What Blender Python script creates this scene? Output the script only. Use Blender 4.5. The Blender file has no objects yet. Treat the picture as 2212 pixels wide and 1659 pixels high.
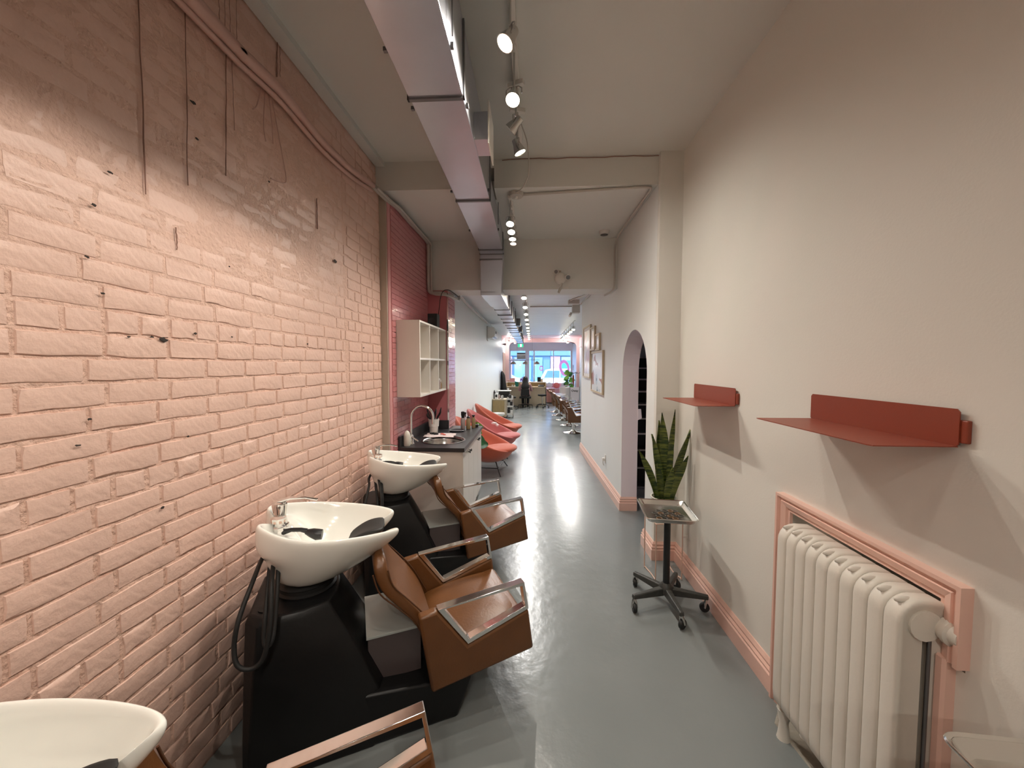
import bpy, bmesh, math, random
from mathutils import Vector, Matrix
random.seed(7)
SC = bpy.context.scene
COL = SC.collection
PI = math.pi

# ---------------------------------------------------------------- camera
cam_d = bpy.data.cameras.new('camera')
cam = bpy.data.objects.new('camera', cam_d)
COL.objects.link(cam)
cam_d.sensor_width = 36.0
cam_d.lens = 830.0 / 2212.0 * 36.0
cam_d.clip_start = 0.02
cam_d.clip_end = 300
_t, _a = math.radians(3.0307), math.radians(2.8624)      # turned left of the corridor, tipped down
_fh = Vector((-math.sin(_t), math.cos(_t), 0))
_R = Vector((math.cos(_t), math.sin(_t), 0))
_F = _fh * math.cos(_a) - Vector((0, 0, 1)) * math.sin(_a)
_U = Vector((0, 0, 1)) * math.cos(_a) + _fh * math.sin(_a)
cam.matrix_world = Matrix(((_R.x, _U.x, -_F.x, 0), (_R.y, _U.y, -_F.y, 0), (_R.z, _U.z, -_F.z, 1.6), (0, 0, 0, 1)))
SC.camera = cam

# ---------------------------------------------------------------- world, exposure
SC.view_settings.view_transform = 'Standard'
SC.view_settings.look = 'None'
SC.view_settings.gamma = 1.0
SC.view_settings.exposure = 0.60
SC.view_settings.use_curve_mapping = False
W = bpy.data.worlds.new('overcast_sky')
SC.world = W
W.use_nodes = True
_n = W.node_tree.nodes
_l = W.node_tree.links
_bg = _n['Background']
_tc = _n.new('ShaderNodeTexCoord'); _sx = _n.new('ShaderNodeSeparateXYZ'); _rp = _n.new('ShaderNodeValToRGB')
_l.new(_tc.outputs['Generated'], _sx.inputs[0]); _l.new(_sx.outputs['Z'], _rp.inputs[0]); _l.new(_rp.outputs[0], _bg.inputs[0])
_rp.color_ramp.elements[0].position = 0.0; _rp.color_ramp.elements[0].color = (.48, .69, .98, 1)
_rp.color_ramp.elements[1].position = 0.6; _rp.color_ramp.elements[1].color = (.50, .70, 1.0, 1)
_bg.inputs[1].default_value = 13.0
SPOT_W = 27.0
LAMP_COL = (1.0, 0.92, 0.81)
FAR_COL = (1.0, 0.98, 0.95)

SC.cycles.use_denoising = True
SC.cycles.max_bounces = 10
SC.cycles.diffuse_bounces = 8
SC.cycles.glossy_bounces = 4
SC.cycles.transparent_max_bounces = 12
SC.cycles.sample_clamp_indirect = 6.0
SC.cycles.caustics_reflective = False
SC.cycles.caustics_refractive = False

# ---------------------------------------------------------------- materials
def mat(name, col, rough=.5, metal=0, bump=0, scale=30, var=0, vscale=4, coat=0, spec=None, emit=None, estr=0, detail=3, stretch=None, sheen=0):
    m = bpy.data.materials.new(name); m.use_nodes = True
    N, L = m.node_tree.nodes, m.node_tree.links
    b = N['Principled BSDF']
    b.inputs['Base Color'].default_value = (*col, 1)
    b.inputs['Roughness'].default_value = rough
    b.inputs['Metallic'].default_value = metal
    if coat: b.inputs['Coat Weight'].default_value = coat; b.inputs['Coat Roughness'].default_value = .08
    if spec is not None: b.inputs['Specular IOR Level'].default_value = spec
    if sheen: b.inputs['Sheen Weight'].default_value = sheen
    if emit: b.inputs['Emission Color'].default_value = (*emit, 1); b.inputs['Emission Strength'].default_value = estr
    if bump or var:
        tc = N.new('ShaderNodeTexCoord'); mp = N.new('ShaderNodeMapping'); L.new(tc.outputs['Object'], mp.inputs[0])
        if stretch: mp.inputs['Scale'].default_value = stretch
    if bump:
        t = N.new('ShaderNodeTexNoise'); t.inputs['Scale'].default_value = scale; t.inputs['Detail'].default_value = detail
        L.new(mp.outputs[0], t.inputs[0])
        bp = N.new('ShaderNodeBump'); bp.inputs['Strength'].default_value = bump; bp.inputs['Distance'].default_value = .01
        L.new(t.outputs[0], bp.inputs['Height']); L.new(bp.outputs[0], b.inputs['Normal'])
    if var:
        t2 = N.new('ShaderNodeTexNoise'); t2.inputs['Scale'].default_value = vscale; t2.inputs['Detail'].default_value = 4
        L.new(mp.outputs[0], t2.inputs[0])
        mx = N.new('ShaderNodeMix'); mx.data_type = 'RGBA'
        mx.inputs[6].default_value = (*[c * (1 - var) for c in col], 1); mx.inputs[7].default_value = (*[min(1, c * (1 + var)) for c in col], 1)
        L.new(t2.outputs[0], mx.inputs[0]); L.new(mx.outputs[2], b.inputs['Base Color'])
    return m

M = {}
M['brick'] = mat('pink_brick_paint', (.735, .505, .42), .45, bump=.35, scale=55, var=.07, vscale=5, detail=8)
M['mortar'] = mat('pink_painted_mortar', (.71, .47, .375), .5, bump=1.0, scale=60, var=.10, vscale=10, detail=9)
M['drip'] = mat('dark_crack', (.30, .165, .125), .7)
M['hole'] = mat('dark_hole', (.04, .03, .025), .9)
M['wall'] = mat('warm_white_wall_paint', (.725, .712, .665), .55, bump=.05, scale=120, var=.02, vscale=1.2)
M['farwall'] = mat('satin_white_wall_paint', (.76, .78, .77), .46, bump=.10, scale=5, var=.03, vscale=3, stretch=(1, 1, .25))
M['ceil'] = mat('ceiling_paint', (.70, .705, .675), .6, bump=.04, scale=80, var=.02, vscale=1)
M['farceil'] = mat('old_plaster_ceiling', (.74, .76, .78), .45, bump=.35, scale=9, var=.10, vscale=5, stretch=(.5, 1.8, 1))
M['pinkceil'] = mat('pink_plaster', (.84, .58, .58), .5, bump=.1, scale=10)
M['lilac'] = mat('pale_lilac_paint', (.84, .76, .80), .55, bump=.04, scale=60)
M['trim'] = mat('peach_gloss_trim', (.75, .49, .41), .32, bump=.05, scale=40)
M['tile'] = mat('rose_pink_tile', (.60, .235, .245), .16, bump=.05, scale=14, var=.05, vscale=5, coat=.3)
M['grout'] = mat('pink_grout', (.62, .30, .30), .7)
M['rosepaint'] = mat('rose_wall_paint', (.55, .18, .20), .4)
M['post'] = mat('beige_post_paint', (.50, .43, .36), .5, bump=.2, scale=30, var=.08)
M['porcelain'] = mat('white_porcelain', (.88, .88, .83), .09, coat=.6)
M['leather'] = mat('cognac_leather', (.135, .052, .015), .38, bump=.10, scale=90, var=.22, vscale=9, detail=6)
M['stitch'] = mat('leather_piping', (.085, .032, .011), .4)
M['chrome'] = mat('chrome', (.82, .80, .78), .09, 1)
M['dullchrome'] = mat('brushed_steel', (.60, .59, .57), .24, 1)
M['blackgrp'] = mat('black_fibreglass', (.008, .008, .0085), .38, bump=.06, scale=60, var=.2, spec=.3)
M['blackrub'] = mat('black_rubber', (.010, .010, .010), .6)
M['black'] = mat('black_plastic', (.012, .012, .013), .35)
M['blackmat'] = mat('black_matte', (.012, .012, .012), .7)
M['ironware'] = mat('worn_black_metal', (.055, .056, .052), .45, .3, bump=.25, scale=60, var=.3, vscale=25)
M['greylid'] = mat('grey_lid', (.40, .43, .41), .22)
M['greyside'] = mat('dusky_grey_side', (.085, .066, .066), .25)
M['galv'] = mat('galvanised_steel', (.58, .60, .67), .30, .85, bump=.06, scale=6, var=.10, vscale=3)
M['seam'] = mat('dark_seam_steel', (.20, .20, .21), .4, .9)
M['conduit'] = mat('grey_white_conduit', (.50, .47, .43), .45)
M['pinkpipe'] = mat('pink_painted_pipe', (.60, .38, .32), .45, bump=.3, scale=25)
M['white'] = mat('white_plastic', (.75, .73, .69), .35)
M['wood_w'] = mat('white_laminate', (.70, .66, .61), .4, bump=.02)
M['counter'] = mat('charcoal_worktop', (.028, .028, .031), .34, bump=.12, scale=200)
M['sink'] = mat('stainless_sink', (.55, .54, .53), .22, 1)
M['redmetal'] = mat('oxide_red_powder_coat', (.25, .045, .020), .42, bump=.04, scale=300)
M['rad'] = mat('cream_radiator_enamel', (.66, .63, .57), .38, bump=.08, scale=50, var=.03)
M['debris'] = mat('bare_worn_floor', (.28, .26, .22), .8, bump=1, scale=20, var=.5, vscale=14)
M['tray'] = mat('aluminium_tray', (.72, .70, .66), .25, 1, bump=.04, scale=60)
M['leaf'] = mat('snake_plant_leaf', (.06, .11, .025), .4)
M['green'] = mat('bright_green_leaf', (.16, .42, .06), .4, var=.3, vscale=9)
M['dgreen'] = mat('dark_green_leaf', (.03, .13, .05), .4, var=.3, vscale=9)
M['soil'] = mat('potting_soil', (.04, .03, .02), .95, bump=.8, scale=40)
M['pot'] = mat('cream_ceramic_pot', (.72, .69, .62), .35)
M['peachwire'] = mat('peach_wire', (.68, .47, .38), .4)
M['hairtie'] = mat('dark_elastic', (.05, .045, .035), .6)
M['hairtie2'] = mat('brown_elastic', (.16, .08, .03), .6)
M['rust'] = mat('rust_orange_wool', (.46, .085, .038), .85, bump=.3, scale=160, sheen=.4)
M['rose'] = mat('rose_wool', (.46, .10, .095), .85, bump=.3, scale=160, sheen=.4)
M['rustdark'] = mat('dark_rust_wool', (.36, .055, .025), .85, bump=.3, scale=160)
M['birch'] = mat('pale_birch_laminate', (.60, .50, .36), .45, bump=.05, scale=10, var=.08, vscale=5, stretch=(6, 6, .6))
M['oak'] = mat('light_oak', (.42, .30, .14), .45, bump=.1, scale=12, var=.25, vscale=10, stretch=(8, 8, .8))
M['framewood'] = mat('blond_wood_frame', (.56, .46, .32), .4)
M['pinkbox'] = mat('dusty_pink_cabinet', (.55, .27, .24), .45)
M['pinkbench'] = mat('pink_bench', (.80, .40, .42), .5)
M['pinkcush'] = mat('coral_cushion', (.78, .22, .18), .8)
M['paper'] = mat('white_paper', (.80, .79, .78), .6)
M['towel'] = mat('pale_pink_towel', (.74, .62, .60), .9, bump=.6, scale=60)
M['bouc'] = mat('white_boucle', (.78, .76, .76), .95, bump=.8, scale=70)
M['amber'] = mat('tan_bottle', (.36, .25, .13), .25)
M['pinkgrey'] = mat('grey_pink_bottle', (.42, .34, .33), .25)
M['skin'] = mat('skin', (.55, .33, .24), .5)
M['hair'] = mat('black_hair', (.008, .007, .008), .35, bump=.5, scale=40, stretch=(6, 6, .5))
M['cardigan'] = mat('pink_striped_cardigan', (.52, .30, .31), .9, bump=.3, scale=60, var=.2, vscale=20)
M['trouser'] = mat('black_trousers', (.012, .012, .014), .8)
M['exit'] = mat('green_exit_panel', (.0, .35, .16), .4, emit=(.0, .55, .25), estr=.8)
M['exitw'] = mat('exit_white', (.9, .95, .92), .4, emit=(.9, 1, .95), estr=1.2)
M['lens'] = mat('lit_lens', (1, .95, .85), .3, emit=(1.0, .86, .60), estr=30)
M['lensoff'] = mat('dim_lens', (.8, .8, .78), .2, emit=(1, .9, .75), estr=1.2)
M['pend'] = mat('taupe_shade', (.30, .25, .21), .5)
M['pendin'] = mat('white_shade_inside', (.85, .82, .78), .5)
M['asphalt'] = mat('asphalt', (.08, .085, .09), .9, bump=.3, scale=20)
M['sidewalk'] = mat('concrete_sidewalk', (.20, .21, .22), .9)
M['carwhite'] = mat('white_car_paint', (.40, .42, .43), .2, coat=.5)
M['carglass'] = mat('dark_car_glass', (.06, .10, .12), .08)
M['tyre'] = mat('tyre', (.02, .02, .02), .8)
M['bblue'] = mat('blue_grey_brick', (.06, .10, .15), .8, var=.15, vscale=3)
M['bdark'] = mat('slate_fascia', (.042, .08, .13), .6)
M['bpink'] = mat('pink_shop_panel', (.22, .10, .14), .6)
M['bteal'] = mat('turquoise_door', (.0, .36, .36), .5)
M['bglass'] = mat('shop_glass', (.10, .17, .24), .1)
M['decal'] = mat('pink_window_letter', (.80, .42, .55), .5)
M['mirror'] = mat('mirror', (.85, .87, .88), .03, 1)
M['purple'] = mat('violet_ornament', (.25, .16, .55), .4)
M['teal'] = mat('teal_bag', (.0, .16, .13), .6)
M['concrete'] = mat('hidden_masonry', (.3, .3, .3), .9)

def floor_mat():
    m = mat('grey_epoxy_floor', (.225, .245, .242), .2)
    N, L = m.node_tree.nodes, m.node_tree.links; b = N['Principled BSDF']
    tc = N.new('ShaderNodeTexCoord')
    t = N.new('ShaderNodeTexNoise'); t.inputs['Scale'].default_value = 2.2; t.inputs['Detail'].default_value = 6; L.new(tc.outputs['Object'], t.inputs[0])
    r = N.new('ShaderNodeValToRGB'); L.new(t.outputs[0], r.inputs[0])
    r.color_ramp.elements[0].position = .3; r.color_ramp.elements[0].color = (.178, .196, .197, 1)
    r.color_ramp.elements[1].position = .75; r.color_ramp.elements[1].color = (.200, .217, .218, 1)
    L.new(r.outputs[0], b.inputs['Base Color'])
    t2 = N.new('ShaderNodeTexNoise'); t2.inputs['Scale'].default_value = 13; t2.inputs['Detail'].default_value = 4; L.new(tc.outputs['Object'], t2.inputs[0])
    bp = N.new('ShaderNodeBump'); bp.inputs['Strength'].default_value = .22; bp.inputs['Distance'].default_value = .010
    L.new(t2.outputs[0], bp.inputs['Height']); L.new(bp.outputs[0], b.inputs['Normal'])
    r2 = N.new('ShaderNodeMapRange'); r2.inputs[3].default_value = .19; r2.inputs[4].default_value = .30; L.new(t.outputs[0], r2.inputs[0]); L.new(r2.outputs[0], b.inputs['Roughness'])
    b.inputs['Coat Weight'].default_value = .06; b.inputs['Coat Roughness'].default_value = .1
    L.new(bp.outputs[0], b.inputs['Coat Normal'])
    return m
M['floor'] = floor_mat(); M['floor'].node_tree.nodes['Principled BSDF'].inputs['Specular IOR Level'].default_value = .33
def leaf_mat():                                             # banded snake plant leaf with yellow-green blotches
    m = M['leaf']; N, L = m.node_tree.nodes, m.node_tree.links; b = N['Principled BSDF']
    tc = N.new('ShaderNodeTexCoord'); mp = N.new('ShaderNodeMapping'); mp.inputs['Scale'].default_value = (8, 8, 55)
    t = N.new('ShaderNodeTexNoise'); t.inputs['Scale'].default_value = 1.4; t.inputs['Detail'].default_value = 5
    r = N.new('ShaderNodeValToRGB'); r.color_ramp.elements[0].position = .40; r.color_ramp.elements[0].color = (.022, .05, .014, 1)
    r.color_ramp.elements[1].position = .62; r.color_ramp.elements[1].color = (.17, .20, .04, 1)
    L.new(tc.outputs['Object'], mp.inputs[0]); L.new(mp.outputs[0], t.inputs[0]); L.new(t.outputs[0], r.inputs[0]); L.new(r.outputs[0], b.inputs['Base Color'])
leaf_mat()
def glass_mat():
    m = bpy.data.materials.new('window_glass'); m.use_nodes = True
    N, L = m.node_tree.nodes, m.node_tree.links; N.clear()
    o = N.new('ShaderNodeOutputMaterial'); mx = N.new('ShaderNodeMixShader'); tr = N.new('ShaderNodeBsdfTransparent'); gl = N.new('ShaderNodeBsdfGlossy')
    fr = N.new('ShaderNodeFresnel'); fr.inputs[0].default_value = 1.35
    tr.inputs[0].default_value = (.93, .97, 1, 1); gl.inputs['Roughness'].default_value = .03
    L.new(fr.outputs[0], mx.inputs[0]); L.new(tr.outputs[0], mx.inputs[1]); L.new(gl.outputs[0], mx.inputs[2]); L.new(mx.outputs[0], o.inputs[0])
    return m
M['glass'] = glass_mat()
def decal_mat():
    m = M['decal']; N, L = m.node_tree.nodes, m.node_tree.links; b = N['Principled BSDF']; o = N['Material Output']
    tl = N.new('ShaderNodeBsdfTranslucent'); tl.inputs[0].default_value = (.85, .45, .60, 1); mx = N.new('ShaderNodeMixShader'); mx.inputs[0].default_value = .7
    L.new(b.outputs[0], mx.inputs[1]); L.new(tl.outputs[0], mx.inputs[2]); L.new(mx.outputs[0], o.inputs[0])
decal_mat()
def print_mat(name, kind):                                  # flat printed artwork: soft abstract shapes
    m = mat(name, (.7, .7, .7), .25); N, L = m.node_tree.nodes, m.node_tree.links; b = N['Principled BSDF']
    tc = N.new('ShaderNodeTexCoord'); w = N.new('ShaderNodeTexVoronoi' if kind == 1 else 'ShaderNodeTexNoise')
    w.inputs['Scale'].default_value = 3.4 if kind == 1 else 3; L.new(tc.outputs['Object'], w.inputs[0])
    r = N.new('ShaderNodeValToRGB'); L.new(w.outputs[0], r.inputs[0]); r.color_ramp.interpolation = 'CONSTANT' if kind == 1 else 'LINEAR'
    cs = [(0, (.10, .14, .2)), (.22, (.55, .62, .68)), (.34, (.78, .82, .86)), (.74, (.36, .14, .10))] if kind == 1 else [(0, (.8, .82, .85)), (.45, (.75, .74, .78)), (.55, (.60, .38, .36)), (.7, (.8, .8, .82))]
    e = r.color_ramp.elements; e[0].position = cs[0][0]; e[0].color = (*cs[0][1], 1); e[1].position = cs[1][0]; e[1].color = (*cs[1][1], 1)
    for p, c in cs[2:]:
        k = e.new(p); k.color = (*c, 1)
    L.new(r.outputs[0], b.inputs['Base Color'])
    return m
M['art1'] = print_mat('abstract_print', 1)
M['art2'] = print_mat('soft_print', 2)

# ---------------------------------------------------------------- mesh helpers
class G:
    def __init__(s): s.v = []; s.f = []
    def add(s, vs, fs):
        k = len(s.v); s.v += [tuple(p) for p in vs]; s.f += [tuple(i + k for i in f) for f in fs]; return s
    def box(s, x0, x1, y0, y1, z0, z1):
        return s.add([(x0, y0, z0), (x1, y0, z0), (x1, y1, z0), (x0, y1, z0), (x0, y0, z1), (x1, y0, z1), (x1, y1, z1), (x0, y1, z1)],
                     [(0, 3, 2, 1), (4, 5, 6, 7), (0, 1, 5, 4), (1, 2, 6, 5), (2, 3, 7, 6), (3, 0, 4, 7)])
    def hexa(s, p):                                         # eight corners: lower loop, upper loop
        return s.add(p, [(0, 3, 2, 1), (4, 5, 6, 7), (0, 1, 5, 4), (1, 2, 6, 5), (2, 3, 7, 6), (3, 0, 4, 7)])
    def prism(s, poly, a0, a1, axis='y'):                   # polygon in the two other axes, extruded along axis
        def P(p, a):
            return {'y': (p[0], a, p[1]), 'x': (a, p[0], p[1]), 'z': (p[0], p[1], a)}[axis]
        n = len(poly)
        return s.add([P(p, a0) for p in poly] + [P(p, a1) for p in poly],
                     [tuple(range(n)), tuple(range(2 * n - 1, n - 1, -1))] + [(i, i + n, (i + 1) % n + n, (i + 1) % n) for i in range(n)])
    def tube(s, pts, r, n=10, closed=False, flat=1.0):
        pts = [Vector(p) for p in pts]; m = len(pts)
        rs = r if isinstance(r, (list, tuple)) else [r] * m
        def tan(i):
            if closed: d = pts[(i + 1) % m] - pts[i - 1]
            else: d = pts[min(i + 1, m - 1)] - pts[max(i - 1, 0)]
            return d.normalized()
        t = tan(0); up = Vector((0, 0, 1)) if abs(t.z) < .9 else Vector((1, 0, 0))
        a = (up - t * up.dot(t)).normalized(); vs = []
        for i in range(m):
            t = tan(i); a = (a - t * a.dot(t)).normalized(); b = t.cross(a)
            for j in range(n):
                th = 2 * PI * j / n; vs.append(pts[i] + (a * math.cos(th) * flat + b * math.sin(th)) * rs[i])
        fs = []
        for i in range(m if closed else m - 1):
            i2 = (i + 1) % m
            for j in range(n): fs.append((i * n + j, i * n + (j + 1) % n, i2 * n + (j + 1) % n, i2 * n + j))
        if not closed: fs += [tuple(range(n - 1, -1, -1)), tuple(range((m - 1) * n, m * n))]
        return s.add(vs, fs)
    def cyl(s, p0, p1, r, r1=None, n=16): return s.tube([p0, p1], [r, r if r1 is None else r1], n)
    def lathe(s, prof, c=(0, 0, 0), n=24, cap=True):
        vs = [(c[0] + r * math.cos(2 * PI * j / n), c[1] + r * math.sin(2 * PI * j / n), c[2] + z) for r, z in prof for j in range(n)]
        fs = [(i * n + j, i * n + (j + 1) % n, (i + 1) * n + (j + 1) % n, (i + 1) * n + j) for i in range(len(prof) - 1) for j in range(n)]
        if cap: fs += [tuple(range(n - 1, -1, -1)), tuple(range((len(prof) - 1) * n, len(prof) * n))]
        return s.add(vs, fs)
    def ball(s, c, r, n=12, m=8, sc=(1, 1, 1)):
        pr = [(r * math.sin(PI * i / m) if 0 < i < m else r * .02, -r * math.cos(PI * i / m)) for i in range(m + 1)]
        vs = [(c[0] + q * math.cos(2 * PI * j / n) * sc[0], c[1] + q * math.sin(2 * PI * j / n) * sc[1], c[2] + z * sc[2]) for q, z in pr for j in range(n)]
        fs = [(i * n + j, i * n + (j + 1) % n, (i + 1) * n + (j + 1) % n, (i + 1) * n + j) for i in range(m) for j in range(n)]
        return s.add(vs, fs + [tuple(range(n - 1, -1, -1)), tuple(range(m * n, (m + 1) * n))])
    def layers(s, rings, cap0=True, cap1=True, close=True):
        n = len(rings[0]); vs = [p for r in rings for p in r]; fs = []
        for i in range(len(rings) - 1):
            for j in range(n if close else n - 1): fs.append((i * n + j, i * n + (j + 1) % n, (i + 1) * n + (j + 1) % n, (i + 1) * n + j))
        if cap0: fs.append(tuple(range(n - 1, -1, -1)))
        if cap1: fs.append(tuple(range((len(rings) - 1) * n, len(rings) * n)))
        return s.add(vs, fs)
    def mesh(s, name, m, smooth=35):
        me = bpy.data.meshes.new(name); me.from_pydata(s.v, [], s.f)
        bm = bmesh.new(); bm.from_mesh(me); bmesh.ops.recalc_face_normals(bm, faces=bm.faces); bm.to_mesh(me); bm.free()
        me.materials.append(M[m] if isinstance(m, str) else m)
        if smooth:
            me.shade_smooth(); me.set_sharp_from_angle(angle=math.radians(smooth))
        return me
    def obj(s, name, m, parent=None, smooth=48, bevel=0, sub=0, loc=None, rot=None):
        o = bpy.data.objects.new(name, s.mesh(name, m, smooth)); COL.objects.link(o)
        if parent: o.parent = parent
        if loc: o.location = loc
        if rot: o.rotation_euler = rot
        if bevel:
            b = o.modifiers.new('bevel', 'BEVEL'); b.width = bevel; b.segments = 2; b.limit_method = 'ANGLE'; b.angle_limit = math.radians(40)
        if sub:
            b = o.modifiers.new('sub', 'SUBSURF'); b.levels = sub; b.render_levels = sub
        return o
def thing(name, label, cat, loc=(0, 0, 0), rz=0, group=None):
    o = bpy.data.objects.new(name, None); COL.objects.link(o); o.empty_display_size = .1
    o.location = loc; o.rotation_euler = (0, 0, rz); o['label'] = label; o['category'] = cat
    if group: o['group'] = group
    return o
def tag(o, label, cat, group=None):
    o['label'] = label; o['category'] = cat
    if group: o['group'] = group
    return o
def struct(o): o['kind'] = 'structure'; return o
def stuff(o): o['kind'] = 'stuff'; return o
def copy_tree(o, parent=None):
    c = o.copy(); COL.objects.link(c); c.parent = parent
    for ch in list(o.children): copy_tree(ch, c)
    return c
def dup(root, loc, rz, label, group=None):
    c = copy_tree(root); c.location = loc; c.rotation_euler = (0, 0, rz); c['label'] = label
    if group: c['group'] = group
    return c
def arc(cx, cy, r, a0, a1, n): return [(cx + r * math.cos(a0 + (a1 - a0) * i / n), cy + r * math.sin(a0 + (a1 - a0) * i / n)) for i in range(n + 1)]
def smooth_path(pts, k=6):
    P_ = [Vector(p) for p in pts]; out = []
    for i in range(len(P_) - 1):
        a, b, c, d = P_[max(i - 1, 0)], P_[i], P_[i + 1], P_[min(i + 2, len(P_) - 1)]
        for j in range(k):
            t = j / k; out.append(.5 * ((2 * b) + (c - a) * t + (2 * a - 5 * b + 4 * c - d) * t * t + (3 * b - a - 3 * c + d) * t ** 3))
    return out + [P_[-1]]
# ================================================================ the setting
struct(G().box(-1.5, 2.3, -2.7, 20.1, -.12, 0).obj('floor', 'floor', smooth=0))
# ---- brick wall on the left: bricks are parts
wl = struct(G().box(-1.5, -1.3045, -2.6, 3.275, 0, 3.3).obj('wall_left', 'mortar', smooth=0))
def brick_mesh(k, w, h, rough):
    r = random.Random(k); g = G(); d = .0047
    a, b = w / 2, h / 2
    def J(s): return r.uniform(-s, s)
    out = [(-a, -b), (-a * .33, -b), (a * .4, -b), (a, -b), (a, 0), (a, b), (a * .3, b), (-a * .4, b), (-a, b), (-a, 0)]
    outer = [(-.004, y + J(.0014), z + J(.0020) * rough) for y, z in out]
    mid = [(d * .75 + J(.0006), y * (1 - .004 / a) + J(.0018) * rough, z * (1 - .0030 / b) + J(.0026) * rough) for y, z in out]
    inn = [(d + J(.0012) * rough, y * (1 - .016 / a) + J(.002), z * (1 - .010 / b) + J(.001)) for y, z in out]
    g.layers([outer, mid, inn], cap0=False, cap1=False)
    n = 20; c = len(g.v); g.v += [(d + J(.001) * rough, -a * .4, J(.006)), (d + J(.001) * rough, a * .4, J(.006))]
    i = n
    g.f += [(i + 0, i + 1, c), (i + 1, i + 2, c + 1, c), (i + 2, i + 3, c + 1), (i + 3, i + 4, c + 1), (i + 4, i + 5, c + 1), (i + 5, i + 6, c + 1), (i + 6, i + 7, c, c + 1), (i + 7, i + 8, c), (i + 8, i + 9, c), (i + 9, i + 0, c)]
    return g
ST = [brick_mesh(k, .1985, .0655, 1 + (k > 5)) for k in range(10)]
HD = [brick_mesh(50 + k, .097, .0655, 1 + (k > 3)) for k in range(7)]
STm = [g.mesh('brick', 'brick', 28) for g in ST]; HDm = [g.mesh('brick', 'brick', 28) for g in HD]
P_ = .0735
rows = []
for k in range(44):
    head = (k % 7 == 2); z = k * P_ + .004 + P_ / 2
    pitch = .1055 if head else .2075
    off = (.052 if k % 2 else 0) + (.104 if (k % 2) else 0) if not head else .03
    y = 2.62
    # zone beyond the old doorway patch: its own bonding
    yy = 2.62 + random.choice((.0, .05)); lim = 3.262
    while yy < lim - .04:
        hd = random.random() < .45
        w = .1055 if hd else .2075
        w = min(w, lim - yy)
        rows.append((yy + w / 2, z + .012 * (k % 2 == 0) * 0, hd, w)); yy += w
    y = .899 + off - 17 * .2075 if not head else .9 - 33 * .1055
    while y < 2.62:
        w = min(pitch, 2.62 - y)
        if w > .03: rows.append((y + w / 2, z, head, w))
        y += pitch
def seen(y, z):
    p = Vector((-1.3, y, z - 1.6)); q = p.dot(_F)
    if q < .2: return -1
    px = 1106 + 830 * p.dot(_R) / q; py = 829.5 - 830 * p.dot(_U) / q
    if not (-60 < px < 900 and -60 < py < 1720): return -1
    return 1
sc_rows = []
for y, z, hd, w in rows:
    s = seen(y, z) * w / ((y * y + 1.7 + (z - 1.6) ** 2) ** 1.5)
    if z > 2.55: s *= .4
    sc_rows.append((s, y, z, hd, w))
sc_rows.sort(key=lambda t: -t[0])
rest = G()
for i, (s, y, z, hd, w) in enumerate(sc_rows):
    pick = random.choice(HDm if hd else STm); base = .097 if hd else .1985
    flat = max(0, min(1, (z - 1.72) / .40)) * max(0, min(1, (2.65 - y) / .2 + .35))
    dx = -.0046 * flat + random.uniform(-.0010, .0011)
    sc = (w - .009) / base
    zr = random.uniform(-.011, .011)
    if i < 296 and s > 0:
        o = bpy.data.objects.new('brick', pick); COL.objects.link(o); o.parent = wl
        o.location = (-1.3045 + dx, y, z); o.scale = (1, sc * random.choice((1, 1)), 1)
        o.rotation_euler = (zr, 0, random.uniform(-.008, .008))
    else:
        gg = random.choice(HD if hd else ST)
        rest.add([(-1.3045 + dx + vx, y + vy * sc, z + vz) for vx, vy, vz in gg.v], gg.f)
stuff(rest.obj('brickwork', 'brick', wl, 28))
# chipped holes, dark cracks and old cable drips on the brick wall
def blob(r, k):
    rr = random.Random(k); n = 9
    ring = [(.0012, r * (1 + rr.uniform(-.4, .4)) * math.cos(2 * PI * i / n) * 1.5, r * (1 + rr.uniform(-.4, .4)) * math.sin(2 * PI * i / n) * .75) for i in range(n)]
    return G().layers([[(0, a, b) for _, a, b in ring], [(.0016, a * .8, b * .8) for _, a, b in ring]])
for k, (y, z, r) in enumerate([(1.143, 2.19, .008), (1.094, 2.072, .009), (1.29, 1.689, .016), (1.25, 1.695, .008), (1.069, 1.914, .007), (1.452, 2.599, .013), (1.462, 2.471, .009),
                               (1.052, 1.441, .008), (1.175, 1.69, .007), (1.105, 1.815, .008), (1.42, 1.72, .009), (1.60, 1.72, .006), (2.5, 2.28, .022), (2.16, 1.72, .009), (2.9, 1.73, .012),
                               (1.02, 1.37, .007), (1.60, 2.02, .006), (1.87, 2.5, .008), (1.26, 1.10, .009), (1.37, 1.33, .007)]):
    o = blob(r * .62, k).obj('chipped_hole', 'hole', wl, 0); o.location = (-1.2955, y, z)
for y0, z0, y1, z1, r in [(1.26, 3.0, 1.256, 2.172, .0022), (1.44, 3.0, 1.417, 2.276, .0017), (1.632, 2.98, 1.603, 2.40, .0021), (1.66, 2.95, 1.66, 2.62, .0012), (1.60, 3.2, 1.60, 2.97, .0012), (1.63, 3.22, 1.63, 2.97, .0012),
                          (1.66, 3.22, 1.655, 2.97, .0012), (1.70, 3.2, 1.69, 2.96, .001), (1.97, 3.24, 1.96, 3.06, .003), (1.99, 3.23, 1.985, 3.08, .0015), (2.30, 2.6, 2.30, 2.42, .003), (1.36, 2.1, 1.361, 2.02, .002)]:
    n = 9; pts = [(-1.2985 + .0015 * flat, y0 + (y1 - y0) * i / n + random.uniform(-.0022, .0022), z0 + (z1 - z0) * i / n) for i in range(n + 1)]
    G().tube(pts, [r * random.uniform(.7, 1.2) for _ in pts], 6).obj('paint_drip', 'drip', wl)
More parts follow.
